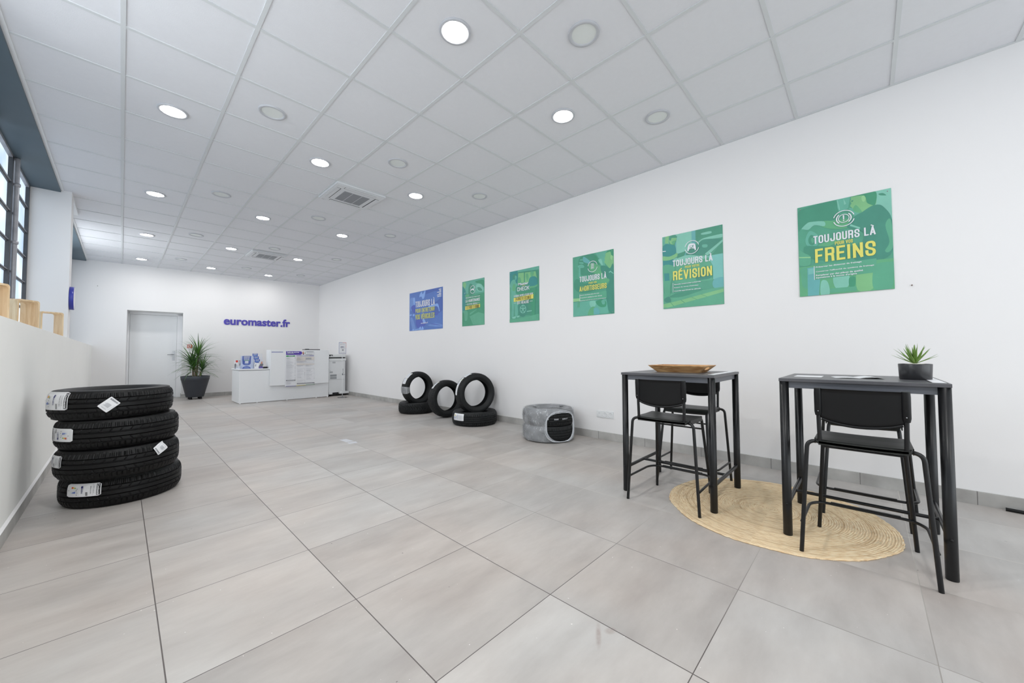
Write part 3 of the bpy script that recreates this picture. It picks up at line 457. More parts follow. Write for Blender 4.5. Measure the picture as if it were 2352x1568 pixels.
# poster artwork: sheet coordinates 0..1 (p polygon, s smooth outline, t text box, a arc)
PR={'P6': [('s','g2',[(0.067,0.978),(0.419,1.0),(0.466,0.906),(0.448,0.814),(0.383,0.786),(0.282,0.788),(0.136,0.806),(0.038,0.757),(0.009,0.737),(0.004,0.923)]),('p','g5',[(0.451,1.001),(0.595,0.998),(0.57,0.885),(0.522,0.871),(0.481,0.847),(0.458,0.908)]),('p','g6',[(0.451,0.993),(0.463,0.993),(0.484,0.887),(0.474,0.883)]),('p','g6',[(0.524,0.994),(0.553,0.934),(0.529,0.929)]),('p','g6',[(0.854,0.999),(1.0,0.999),(1.003,0.686),(0.895,0.85),(0.829,0.863)]),('s','g2',[(0.879,0.967),(0.922,0.965),(0.953,0.936),(0.897,0.948)]),('p','g5',[(0.685,0.808),(0.762,0.839),(0.836,0.854),(0.686,0.862),(0.578,0.884),(0.592,0.826),(0.631,0.787)]),('s','y1',[(0.611,0.995),(0.727,1.001),(0.831,0.997),(0.86,0.956),(0.844,0.86),(0.761,0.831),(0.716,0.811),(0.67,0.818),(0.636,0.837),(0.62,0.867),(0.603,0.888),(0.592,0.904),(0.606,0.929),(0.594,0.951),(0.604,0.969)]),('s','y0',[(0.62,0.867),(0.648,0.901),(0.679,0.871),(0.712,0.813),(0.671,0.816),(0.635,0.835)]),('s','g3',[(0.611,0.992),(0.727,1.001),(0.839,1.0),(0.863,0.955),(0.842,0.864),(0.803,0.873),(0.763,0.904),(0.752,0.96),(0.711,0.988)]),('s','y2',[(0.711,0.973),(0.738,0.98),(0.75,0.949),(0.737,0.919),(0.716,0.931)]),('s','g2',[(0.598,0.952),(0.626,0.956),(0.619,0.942)]),('s','y0',[(0.299,0.797),(0.415,0.78),(0.576,0.767),(0.563,0.686),(0.414,0.69),(0.282,0.741)]),('s','g6',[(0.045,0.76),(0.11,0.807),(0.162,0.814),(0.303,0.794),(0.307,0.741),(0.196,0.771),(0.126,0.734),(0.064,0.748)]),('s','g5',[(0.085,0.632),(0.135,0.716),(0.221,0.668),(0.246,0.599),(0.211,0.539),(0.141,0.524),(0.098,0.564)]),('s','g2',[(0.12,0.627),(0.152,0.671),(0.195,0.64),(0.203,0.581),(0.168,0.553),(0.129,0.576)]),('s','g4',[(0.151,0.618),(0.164,0.636),(0.186,0.62),(0.185,0.588),(0.164,0.579)]),('s','y0',[(0.236,0.543),(0.33,0.569),(0.462,0.612),(0.542,0.63),(0.525,0.57),(0.379,0.521),(0.278,0.504)]),('s','g2',[(0.071,0.551),(0.236,0.535),(0.411,0.501),(0.524,0.492),(0.679,0.453),(0.663,0.378),(0.522,0.366),(0.276,0.375),(0.105,0.439)]),('s','g1',[(0.884,0.856),(0.807,0.857),(0.708,0.812),(0.642,0.785),(0.583,0.741),(0.555,0.683),(0.682,0.634),(0.727,0.568),(0.687,0.459),(0.62,0.384),(0.639,0.327),(0.786,0.283),(0.943,0.321),(1.004,0.412),(1.006,0.597),(0.987,0.726),(0.934,0.812)]),('s','g4',[(0.934,0.639),(0.978,0.698),(1.001,0.583),(1.001,0.427),(0.958,0.367),(0.922,0.387),(0.967,0.469)]),('p','g6',[(0.591,0.712),(0.687,0.66),(0.682,0.645),(0.582,0.694)]),('s','g4',[(0.006,0.515),(0.061,0.486),(0.14,0.43),(0.13,0.341),(0.024,0.341),(0.006,0.385)]),('p','y2',[(0.005,0.444),(0.14,0.43),(0.14,0.417),(0.005,0.434)]),('p','y0',[(0.004,0.327),(0.293,0.331),(0.631,0.313),(1.002,0.301),(1.0,0.0),(0.0,0.0)]),('s','y1',[(0.645,0.21),(0.795,0.216),(0.792,0.02),(0.641,0.018)]),('s','g4',[(0.837,0.263),(0.97,0.269),(1.001,0.257),(0.996,0.133),(0.965,0.003),(0.807,0.014),(0.795,0.163)]),('s','g4',[(0.014,0.301),(0.103,0.307),(0.101,0.093),(0.039,0.115),(0.022,0.225)]),('p','b1',[(0.099,0.311),(0.216,0.313),(0.244,0.192),(0.225,-0.0),(0.095,0.001)]),('p','b2',[(0.108,0.298),(0.173,0.298),(0.177,0.241),(0.107,0.236)]),('s','g6',[(0.252,0.143),(0.307,0.153),(0.339,0.094),(0.338,-0.002),(0.246,-0.0)]),('s','g6',[(0.394,0.188),(0.552,0.186),(0.541,0.063),(0.413,0.059)]),('s','g3',[(0.558,0.154),(0.621,0.155),(0.613,0.063),(0.558,0.057)]),('p','g4',[(0.347,0.061),(0.627,0.058),(0.626,0.012),(0.347,0.014)]),('p','g4',[(0.184,0.322),(0.837,0.321),(0.835,0.181),(0.182,0.171)]),('p','W',[(0.175,0.322),(0.182,0.322),(0.181,0.172),(0.174,0.171)]),('t','W','TOUJOURS LÀ',0.177,0.564,0.839,0.666),('t','Y','POUR VOS',0.418,0.517,0.608,0.553),('t','Y','FREINS',0.193,0.353,0.834,0.504),('t','W','Préserver les distances de freinage',0.197,0.295,0.69,0.314),('t','W',"Conserver l'efficacité du système de freinage",0.196,0.247,0.813,0.264),('t','W','Remplacer par des pièces de qualité',0.196,0.203,0.701,0.225),('t','W',"équivalente à la monte d'origine",0.195,0.178,0.639,0.199),('a','W',0.521,0.784,0.116,15,165,0.09),('a','W',0.521,0.784,0.116,195,345,0.09),('a','W',0.521,0.784,0.061,0,360,0.14),('a','W',0.521,0.784,0.084,130,230,0.16),('a','W',0.521,0.784,0.084,-50,50,0.16),('p','W',[(0.511,0.818),(0.527,0.816),(0.525,0.771),(0.513,0.773)]),('p','W',[(0.512,0.767),(0.526,0.765),(0.526,0.755),(0.512,0.756)])],'P5': [('p','b1',[(0.226,0.999),(0.575,1.002),(0.579,0.66),(0.226,0.68)]),('p','g5',[(0.0,1.0),(0.12,1.001),(0.12,0.877),(0.0,0.881)]),('p','y1',[(0.055,1.0),(0.12,1.0),(0.109,0.896),(0.044,0.907)]),('p','g6',[(0.247,0.999),(0.511,0.999),(0.511,0.733),(0.247,0.71)]),('p','g2',[(0.58,1.002),(1.0,1.0),(1.0,0.874),(0.685,0.877),(0.58,0.833)]),('s','g6',[(0.676,0.945),(0.817,0.946),(0.821,0.918),(0.686,0.922)]),('s','g6',[(0.618,0.838),(0.704,0.873),(0.908,0.883),(1.0,0.88),(1.0,0.844),(0.89,0.841),(0.704,0.858),(0.628,0.826)]),('s','g1',[(0.411,0.693),(0.491,0.768),(0.628,0.824),(0.714,0.852),(0.944,0.827),(0.98,0.81),(0.816,0.716),(0.742,0.666),(0.569,0.653)]),('s','g5',[(0.685,0.791),(0.761,0.783),(0.756,0.749),(0.69,0.756)]),('p','g6',[(0.723,0.669),(0.999,0.81),(0.999,0.784),(0.816,0.67),(0.76,0.64)]),('p','g2',[(0.835,0.641),(0.917,0.715),(0.999,0.784),(0.999,0.638)]),('p','b2',[(0.76,0.633),(0.999,0.636),(0.998,0.327),(0.843,0.323),(0.816,0.502)]),('p','g4',[(0.411,0.685),(0.76,0.64),(0.844,0.498),(0.843,0.316),(0.471,0.311),(0.215,0.34),(0.225,0.566)]),('s','g6',[(0.13,0.653),(0.411,0.693),(0.628,0.653),(0.76,0.633),(0.723,0.607),(0.431,0.602)]),('s','g1',[(0.569,0.379),(0.618,0.42),(0.685,0.442),(0.779,0.415),(0.816,0.365),(0.779,0.338),(0.665,0.336),(0.588,0.337)]),('s','g2',[(0.618,0.435),(0.713,0.508),(0.816,0.479),(0.839,0.423),(0.839,0.347),(0.779,0.369),(0.722,0.422)]),('s','b1',[(0.848,0.315),(0.998,0.335),(0.998,0.215),(0.852,0.216)]),('p','g4',[(-0.0,0.214),(0.329,0.19),(0.998,0.215),(0.997,0.0),(-0.0,0.0)]),('s','g2',[(0.183,0.188),(0.329,0.206),(0.684,0.21),(0.43,0.157),(0.267,0.14),(0.119,0.153)]),('p','y1',[(-0.0,0.064),(0.329,0.102),(0.684,0.152),(0.998,0.193),(0.998,0.152),(0.684,0.102),(0.37,0.058),(0.098,0.015),(-0.0,0.016)]),('p','g3',[(0.308,0.1),(0.317,0.101),(0.38,0.061),(0.37,0.058)]),('p','g3',[(0.49,0.123),(0.498,0.124),(0.588,0.087),(0.578,0.086)]),('p','g3',[(0.646,0.148),(0.654,0.149),(0.75,0.111),(0.743,0.11)]),('p','g3',[(0.125,0.079),(0.132,0.08),(0.194,0.024),(0.185,0.023)]),('s','y1',[(0.125,0.943),(0.152,0.979),(0.226,0.974),(0.255,0.944),(0.249,0.917),(0.231,0.892),(0.194,0.869),(0.146,0.889),(0.128,0.917)]),('s','g2',[(0.128,0.975),(0.173,1.002),(0.226,0.997),(0.262,0.969),(0.252,0.953),(0.173,0.963),(0.154,0.933),(0.132,0.937)]),('s','y0',[(0.173,0.91),(0.245,0.918),(0.226,0.884),(0.194,0.869)]),('s','b3',[(0.0,0.847),(0.066,0.895),(0.152,0.872),(0.215,0.853),(0.241,0.792),(0.236,0.744),(0.194,0.685),(0.194,0.579),(0.022,0.586),(0.005,0.713)]),('p','W',[(0.005,0.806),(0.06,0.801),(0.06,0.791),(0.005,0.795)]),('s','y1',[(0.0,0.73),(0.119,0.713),(0.215,0.731),(0.257,0.745),(0.278,0.713),(0.226,0.68),(0.119,0.663),(0.0,0.676)]),('p','g2',[(0.273,0.73),(0.411,0.749),(0.38,0.69),(0.257,0.672)]),('s','g4',[(-0.0,0.593),(0.215,0.564),(0.183,0.433),(0.135,0.316),(0.125,0.185),(0.044,0.193),(0.011,0.329)]),('p','b3',[(0.022,0.49),(0.114,0.484),(0.119,0.383),(0.033,0.386)]),('s','g1',[(0.022,0.137),(0.109,0.162),(0.135,0.094),(0.065,0.084),(0.027,0.103)]),('t','W','TOUJOURS LÀ',0.181,0.564,0.842,0.666),('t','Y','POUR VOTRE',0.393,0.518,0.634,0.549),('t','Y','RÉVISION',0.185,0.376,0.83,0.5),('p','W',[(0.179,0.341),(0.185,0.341),(0.185,0.211),(0.179,0.21)]),('t','W','Garantie constructeur préservée',0.201,0.306,0.651,0.326),('t','W',"Respect du carnet d'entretien",0.201,0.264,0.611,0.282),('t','W','Contrôle approfondi du véhicule',0.201,0.216,0.648,0.235),('a','W',0.516,0.784,0.119,12,168,0.09),('a','W',0.516,0.784,0.119,192,348,0.09),('s','W',[(0.443,0.744),(0.449,0.791),(0.476,0.83),(0.555,0.827),(0.579,0.793),(0.581,0.738),(0.56,0.741),(0.555,0.758),(0.471,0.762),(0.466,0.74)]),('p','g2',[(0.479,0.808),(0.542,0.804),(0.542,0.763),(0.479,0.767)]),('p','W',[(0.485,0.803),(0.536,0.8),(0.536,0.769),(0.485,0.772)]),('p','g1',[(0.487,0.789),(0.495,0.791),(0.507,0.777),(0.54,0.812),(0.548,0.806),(0.509,0.765)])],'P4': [('s','g2',[(0.188,0.974),(0.387,1.008),(0.531,0.993),(0.67,0.87),(0.681,0.799),(0.623,0.73),(0.575,0.642),(0.408,0.655),(0.198,0.69),(0.136,0.852)]),('p','g5',[(0.578,0.993),(0.853,0.999),(0.807,0.873),(0.795,0.752),(0.716,0.779),(0.67,0.893)]),('p','g6',[(0.624,0.877),(0.716,0.886),(0.756,0.781),(0.727,0.777)]),('s','b1',[(0.263,0.955),(0.3,0.973),(0.446,0.88),(0.422,0.844),(0.361,0.86),(0.275,0.897)]),('s','g3',[(0.548,0.935),(0.601,0.935),(0.67,0.816),(0.623,0.807),(0.577,0.845)]),('p','g5',[(0.155,0.809),(0.199,0.811),(0.204,0.657),(0.154,0.655)]),('s','g5',[(0.136,0.844),(0.237,0.854),(0.299,0.813),(0.262,0.794),(0.155,0.809)]),('s','g5',[(0.188,0.942),(0.25,0.941),(0.263,0.919),(0.2,0.924)]),('s','g5',[(0.162,0.897),(0.262,0.887),(0.275,0.861),(0.187,0.877)]),('s','y0',[(0.409,0.838),(0.623,0.807),(0.726,0.716),(0.726,0.623),(0.575,0.658),(0.457,0.72)]),('s','y1',[(0.819,0.955),(0.909,0.986),(1.0,0.994),(1.001,0.746),(0.918,0.709),(0.851,0.76),(0.801,0.805),(0.784,0.823),(0.801,0.851),(0.794,0.89),(0.813,0.91)]),('s','g3',[(0.814,0.956),(0.909,0.998),(1.0,0.998),(0.999,0.897),(0.952,0.911),(0.931,0.968),(0.853,0.965)]),('s','y2',[(0.941,0.909),(0.98,0.892),(0.963,0.834),(0.93,0.862)]),('s','g1',[(0.698,0.758),(0.738,0.772),(0.829,0.755),(0.918,0.709),(1.001,0.739),(0.996,0.048),(0.879,0.049),(0.836,0.182),(0.826,0.412),(0.894,0.496),(0.872,0.544),(0.805,0.598),(0.715,0.679)]),('p','g6',[(0.89,0.652),(0.928,0.669),(0.994,0.623),(0.994,0.612),(0.928,0.65),(0.895,0.64)]),('s','y0',[(0.575,0.595),(0.827,0.565),(0.905,0.525),(0.838,0.487),(0.736,0.476),(0.574,0.517)]),('s','g2',[(0.07,0.624),(0.21,0.592),(0.297,0.533),(0.574,0.525),(0.667,0.429),(0.357,0.375),(0.132,0.406),(0.03,0.498)]),('p','y2',[(0.005,0.304),(0.176,0.298),(0.175,0.248),(0.007,0.25)]),('p','g5',[(0.005,0.242),(0.343,0.241),(0.825,0.236),(0.879,0.011),(-0.0,0.0)]),('p','g4',[(0.118,0.236),(0.182,0.239),(0.174,0.151),(0.111,0.147)]),('s','g6',[(0.428,0.225),(0.571,0.221),(0.559,0.143),(0.452,0.136)]),('s','g3',[(0.571,0.213),(0.734,0.237),(0.824,0.183),(0.801,0.116),(0.664,0.127)]),('s','g5',[(0.711,0.216),(0.78,0.225),(0.79,0.163),(0.733,0.16)]),('s','y0',[(0.44,0.114),(0.547,0.129),(0.57,0.002),(0.378,0.007)]),('p','b1',[(0.523,0.111),(0.618,0.115),(0.669,0.057),(0.652,0.004),(0.522,0.009)]),('p','g4',[(0.176,0.357),(0.831,0.362),(0.836,0.251),(0.182,0.243)]),('p','W',[(0.175,0.361),(0.184,0.361),(0.185,0.243),(0.177,0.243)]),('t','W','TOUJOURS LÀ',0.176,0.563,0.834,0.671),('t','Y','POUR VOS',0.409,0.51,0.603,0.541),('t','Y','AMORTISSEURS',0.174,0.407,0.841,0.49),('t','W','Assurer une bonne tenue de route',0.195,0.336,0.662,0.351),('t','W','Conserver la stabilité de votre véhicule',0.195,0.292,0.732,0.307),('t','W','Optimiser la durée de vie de vos pneumatiques',0.194,0.244,0.819,0.26),('a','W',0.509,0.786,0.121,12,168,0.09),('a','W',0.509,0.786,0.121,192,348,0.09),('p','W',[(0.472,0.837),(0.547,0.835),(0.547,0.83),(0.472,0.83)]),('p','W',[(0.472,0.823),(0.547,0.822),(0.547,0.816),(0.472,0.817)]),('p','W',[(0.472,0.81),(0.547,0.809),(0.547,0.803),(0.472,0.804)]),('p','W',[(0.472,0.796),(0.547,0.795),(0.547,0.79),(0.472,0.79)]),('p','W',[(0.472,0.783),(0.547,0.782),(0.547,0.777),(0.472,0.777)]),('p','W',[(0.471,0.77),(0.547,0.769),(0.546,0.763),(0.471,0.763)]),('p','W',[(0.471,0.756),(0.546,0.755),(0.546,0.75),(0.471,0.75)])],'P3': [('p','b3',[(0.0,1.0),(0.294,0.999),(0.299,0.753),(0.003,0.753)]),('p','g5',[(0.286,0.998),(1.0,0.998),(0.999,0.929),(0.286,0.962)]),('p','g2',[(0.293,0.963),(0.999,0.937),(0.999,0.891),(0.293,0.932)]),('p','y1',[(0.308,0.943),(0.95,0.909),(0.935,0.714),(0.307,0.753)]),('p','g2',[(0.507,0.934),(0.539,0.932),(0.537,0.743),(0.506,0.743)]),('s','y0',[(0.307,0.85),(0.38,0.849),(0.408,0.741),(0.292,0.754)]),('s','y0',[(0.581,0.897),(0.637,0.898),(0.664,0.823),(0.622,0.757),(0.58,0.833)]),('p','g2',[(0.884,0.937),(0.999,0.937),(1.001,0.707),(0.961,0.711)]),('p','g2',[(0.218,0.73),(0.719,0.739),(1.001,0.745),(0.997,0.059),(0.74,0.098),(0.658,0.111),(0.214,0.13)]),('p','g3',[(0.217,0.559),(1.0,0.577),(0.999,0.546),(0.217,0.519)]),('s','g5',[(0.204,0.919),(0.256,0.88),(0.241,0.833),(0.211,0.82),(0.196,0.863)]),('s','g1',[(0.114,0.922),(0.204,0.943),(0.246,0.914),(0.189,0.896),(0.174,0.824),(0.121,0.847)]),('s','g5',[(0.068,0.812),(0.189,0.831),(0.233,0.761),(0.292,0.722),(0.218,0.665),(0.209,0.536),(0.067,0.541),(0.052,0.682),(0.009,0.703)]),('s','y0',[(0.128,0.739),(0.203,0.731),(0.202,0.617),(0.097,0.628)]),('s','g5',[(0.051,0.55),(0.276,0.537),(0.304,0.366),(0.288,0.126),(0.2,0.123),(0.171,0.352),(0.14,0.111),(0.064,0.115),(0.081,0.343)]),('s','g6',[(0.095,0.097),(0.214,0.114),(0.199,0.075),(0.11,0.076)]),('s','g6',[(0.259,0.111),(0.346,0.122),(0.332,0.091),(0.258,0.091)]),('s','g1',[(0.289,0.303),(0.377,0.344),(0.506,0.35),(0.632,0.292),(0.645,0.182),(0.546,0.11),(0.433,0.093),(0.332,0.155)]),('a','g6',0.469,0.237,0.105,0,360,0.14),('p','g6',[(0.461,0.238),(0.461,0.325),(0.479,0.323),(0.478,0.237)]),('p','g6',[(0.467,0.231),(0.377,0.263),(0.383,0.279),(0.472,0.244)]),('p','g6',[(0.476,0.233),(0.421,0.165),(0.406,0.177),(0.463,0.242)]),('p','g6',[(0.476,0.241),(0.531,0.168),(0.516,0.159),(0.462,0.234)]),('p','g6',[(0.467,0.244),(0.555,0.266),(0.561,0.249),(0.472,0.23)]),('s','y0',[(0.734,0.917),(0.789,0.926),(0.836,0.896),(0.822,0.851),(0.774,0.826),(0.733,0.854)]),('s','g4',[(0.731,0.909),(0.789,0.927),(0.84,0.894),(0.775,0.902)]),('s','b3',[(0.719,0.817),(0.842,0.826),(0.936,0.784),(0.955,0.712),(0.947,0.651),(0.853,0.6),(0.704,0.607),(0.663,0.729)]),('s','y0',[(0.69,0.648),(0.854,0.646),(0.954,0.666),(0.934,0.63),(0.772,0.608),(0.704,0.615)]),('s','g3',[(0.704,0.607),(0.92,0.6),(0.893,0.503),(0.878,0.32),(0.862,0.106),(0.767,0.089),(0.742,0.331),(0.716,0.489)]),('p','g6',[(0.603,0.193),(0.768,0.197),(0.768,0.181),(0.603,0.175)]),('p','g4',[(0.0,0.061),(0.432,0.069),(1.0,0.12),(1.0,0.0),(-0.0,0.0)]),('t','W','Master',0.311,0.7,0.661,0.749),('t','W','CHECK',0.276,0.592,0.69,0.667),('p','Y',[(0.451,0.693),(0.551,0.692),(0.551,0.686),(0.451,0.687)]),('t','W','À CHAQUE ENTRÉE ATELIER VOTRE',0.161,0.489,0.823,0.524),('p','Y',[(0.16,0.471),(0.83,0.494),(0.829,0.413),(0.159,0.395)]),('t','br','DIAGNOSTIC SÉCURITÉ',0.216,0.415,0.761,0.475),('t','W','EST RÉALISÉ',0.289,0.34,0.685,0.394),('p','W',[(0.167,0.374),(0.268,0.374),(0.268,0.369),(0.167,0.369)]),('p','W',[(0.704,0.371),(0.811,0.372),(0.811,0.366),(0.704,0.366)])],'P2': [('s','g5',[(0.003,0.978),(0.359,0.982),(0.976,0.993),(1.002,0.72),(0.811,0.699),(0.477,0.706),(0.181,0.733),(0.039,0.856)]),('s','g2',[(0.287,0.724),(0.306,0.871),(0.393,0.928),(0.495,0.876),(0.528,0.734),(0.442,0.66),(0.304,0.656)]),('s','g6',[(0.647,0.877),(0.813,0.891),(0.958,0.788),(0.941,0.718),(0.746,0.729),(0.663,0.802)]),('s','g2',[(0.697,0.815),(0.828,0.801),(0.917,0.729),(0.762,0.744)]),('s','g3',[(0.615,0.953),(0.975,0.953),(0.993,0.793),(0.878,0.868),(0.681,0.914)]),('p','g3',[(0.004,0.547),(0.527,0.652),(1.001,0.681),(1.0,0.0),(-0.0,-0.0)]),('p','g4',[(0.353,0.28),(0.676,0.348),(0.642,0.326),(0.37,0.238)]),('p','g4',[(0.352,0.206),(0.741,0.279),(1.003,0.23),(1.0,0.0),(0.505,0.018)]),('s','y1',[(0.04,0.958),(0.112,0.984),(0.183,0.951),(0.173,0.885),(0.102,0.833),(0.048,0.881)]),('s','b3',[(0.006,0.86),(0.111,0.841),(0.181,0.733),(0.17,0.484),(0.125,0.337),(0.008,0.34)]),('p','W',[(0.101,0.737),(0.149,0.749),(0.149,0.743),(0.101,0.731)]),('s','y0',[(0.145,0.686),(0.304,0.697),(0.321,0.654),(0.163,0.651)]),('s','g4',[(0.017,0.335),(0.248,0.328),(0.247,0.154),(0.194,0.116),(0.123,0.136),(0.089,0.289)]),('t','W','DÉCOUVREZ NOS TARIFS POUR',0.166,0.614,0.819,0.64),('t','W','LA MAINTENANCE',0.162,0.524,0.821,0.587),('t','W','DE VOTRE VÉHICULE',0.258,0.46,0.715,0.494),('p','W',[(0.176,0.485),(0.246,0.486),(0.246,0.481),(0.176,0.48)]),('p','W',[(0.73,0.486),(0.812,0.486),(0.812,0.481),(0.73,0.482)]),('p','Y',[(0.158,0.441),(0.83,0.453),(0.829,0.377),(0.157,0.358)]),('t','br','ÉLECTRIQUE ET HYBRIDE',0.192,0.374,0.797,0.442),('a','W',0.508,0.785,0.119,10,170,0.1),('a','W',0.508,0.785,0.119,190,350,0.1),('s','W',[(0.409,0.778),(0.435,0.796),(0.512,0.809),(0.563,0.792),(0.571,0.762),(0.545,0.757),(0.529,0.775),(0.452,0.774),(0.435,0.763)]),('p','W',[(0.571,0.799),(0.596,0.805),(0.566,0.828),(0.556,0.821)])],'P1': [('s','c2',[(0.507,1.01),(0.754,0.998),(0.896,0.996),(0.886,0.924),(0.753,0.932),(0.607,0.908),(0.486,0.904)]),('s','c1',[(0.319,0.854),(0.341,0.937),(0.394,0.979),(0.424,0.914),(0.487,0.997),(0.507,0.985),(0.475,0.829),(0.423,0.786),(0.382,0.861)]),('s','c4',[(0.024,0.849),(0.135,0.866),(0.179,0.824),(0.167,0.686),(0.077,0.539),(0.033,0.562)]),('s','c1',[(0.124,0.85),(0.174,0.851),(0.178,0.684),(0.145,0.671)]),('s','c5',[(0.056,0.63),(0.177,0.667),(0.197,0.454),(0.11,0.5)]),('s','c1',[(0.015,0.431),(0.071,0.443),(0.071,0.407),(0.014,0.405)]),('s','c1',[(0.11,0.43),(0.164,0.436),(0.164,0.388),(0.115,0.389)]),('s','c4',[(0.031,0.314),(0.109,0.324),(0.215,0.001),(0.117,-0.001)]),('s','c2',[(0.504,0.756),(0.798,0.662),(0.997,0.76),(0.997,0.441),(0.794,0.385),(0.602,0.524)]),('s','c1',[(0.603,0.591),(0.797,0.613),(0.872,0.602),(0.917,0.435),(0.898,0.429),(0.844,0.549),(0.622,0.555)]),('s','c5',[(0.217,0.278),(0.397,0.278),(0.539,0.205),(0.457,0.086),(0.248,0.077)]),('s','c1',[(0.417,0.259),(0.459,0.28),(0.519,0.199),(0.457,0.171)]),('s','c5',[(0.795,0.393),(0.888,0.398),(0.85,0.33),(0.784,0.345)]),('s','c4',[(0.588,0.109),(0.791,0.141),(0.985,0.092),(0.984,0.045),(0.743,0.064)]),('s','c5',[(0.676,0.127),(0.93,0.081),(0.885,0.101),(0.744,0.133)]),('s','c1',[(0.089,0.01),(0.128,0.051),(0.172,0.013)]),('s','c1',[(0.183,0.03),(0.279,0.04),(0.29,0.014),(0.193,0.01)]),('s','c1',[(0.29,0.014),(0.364,0.094),(0.394,0.023),(0.416,0.098),(0.456,0.01)]),('t','W','TOUJOURS LÀ',0.201,0.598,0.783,0.785),('t','Z','POUR ENTRETENIR',0.203,0.454,0.782,0.558),('t','Z','VOS VÉHICULES',0.204,0.281,0.783,0.411),('t','W','euromaster.fr',0.38,0.159,0.592,0.196),('p','W',[(0.9,0.959),(0.972,0.959),(0.972,0.941),(0.9,0.942)]),('p','W',[(0.916,0.925),(0.972,0.925),(0.971,0.907),(0.915,0.908)]),('p','W',[(0.855,0.893),(0.971,0.893),(0.971,0.875),(0.854,0.875)]),('p','W',[(0.904,0.857),(0.971,0.857),(0.971,0.839),(0.903,0.839)]),('p','W',[(0.854,0.826),(0.97,0.826),(0.97,0.809),(0.853,0.808)]),('p','W',[(0.861,0.789),(0.97,0.79),(0.97,0.773),(0.861,0.771)])]}
# ------------------------------------------------------------------ the room
WX, CZ, HX, LZ = 4.168, 3.178, -.45, 1.285
BA, BB = Vector((-.55, 12.42, 0)), Vector((4.168, 12.15, 0)); BE = (BB-BA).normalized(); BN = Vector((BE.y, -BE.x, 0))   # back wall, BN points into the room
def bw(u, z, d=0): return BA + BE*u + BN*d + Vector((0, 0, z))
YF = -3.4
f = MB(); f.box(-1.2, 4.5, YF-.3, 13.3, -.1, 0, FLOOR); f.build('floor', kind='structure')
# ceiling: tiles, T grid
c = MB(); c.box(-.575, 4.4, YF-.2, 12.75, CZ+.006, CZ+.1, CEILT); ceil = c.build('ceiling', kind='structure')
g = MB(); OX, OY = -.035, 3.398
for i in range(0, 7):
    x = OX+.6*i; g.box(x-.012, x+.012, YF, 12.4, CZ, CZ+.008, GRIDM)
for j in range(-11, 15):
    y = OY+.6*j; g.box(-.55, WX, y-.012, y+.012, CZ+.0006, CZ+.008, GRIDM)
g.box(WX-.02, WX, YF, 12.2, CZ-.001, CZ+.008, GRIDM)
g.box(-.585, -.55, YF, 12.43, CZ-.004, CZ+.03, TRIMW)
g.build('ceiling_grid', ceil)
w_ = MB(); w_.box(WX, WX+.2, YF-.2, 12.9, 0, CZ+.1, WALL); w_.build('wall_right', kind='structure')
# back wall with a deep door recess
D0, D1, DT, DD = .624, 1.60, 2.12, .43
b = MB()
def bq(u0, u1, z0, z1, d0, d1, mat, mb):
    vs = [bw(u, z, -d) for z in (z0, z1) for d in (d0, d1) for u in (u0, u1)]
    mb.add(vs, [(0, 2, 3, 1), (4, 5, 7, 6), (0, 1, 5, 4), (2, 6, 7, 3), (0, 4, 6, 2), (1, 3, 7, 5)], mat)
bq(-.5, D0, 0, CZ+.1, 0, DD+.1, WALL, b); bq(D1, 4.9, 0, CZ+.1, 0, DD+.1, WALL, b); bq(D0, D1, DT, CZ+.1, 0, DD+.1, WALL, b)
b.build('wall_back', kind='structure')
d = MB(); bq(D0-.05, D1+.05, 0, DT+.05, DD, DD+.08, WHITEL, d); dr = d.build('door_1', kind='structure')
dl = MB(); bq(D0+.035, 1.497, .012, 2.055, DD-.035, DD-.002, WHITEL, dl); leaf = dl.build('door_leaf', dr)
df = MB(); bq(D0-.01, D0+.03, 0, DT, DD-.05, DD, TRIMW, df); bq(1.50, D1, 0, DT, DD-.05, DD, TRIMW, df); bq(D0, D1, 2.06, DT, DD-.05, DD, TRIMW, df); df.build('door_frame', dr, bevel=.004)
dh = MB(); bq(1.425, 1.47, .93, 1.17, DD-.045, DD-.035, CHROME, dh)
dh.tube([bw(1.448, 1.08, -(DD-.04)), bw(1.448, 1.08, -(DD-.09)), bw(1.33, 1.08, -(DD-.095))], .009, CHROME); dh.build('door_handle', dr)
bb = MB()
bq(-.1, D0, 0, .095, -.01, 0, baseboard_mat(0, .1), bb); bq(D1, 4.75, 0, .095, -.01, 0, baseboard_mat(0, .1), bb)
bq(D1-.01, D1, 0, .095, -.01, DD-.05, baseboard_mat(0, .1), bb); bb.build('baseboard_back', kind='structure')
bb = MB(); bb.box(WX-.012, WX, YF, 12.15, 0, .093, baseboard_mat(1, .06)); bb.build('baseboard_right', kind='structure')
bb = MB(); BL = baseboard_mat(1, .33); bb.box(HX, HX+.012, YF, 12.41, 0, .082, BL)
bb.add([(HX, YF, .095), (HX+.012, YF, .082), (HX+.012, 12.41, .082), (HX, 12.41, .095)], [(0, 1, 2, 3)], WALL); bb.build('baseboard_left', kind='structure')
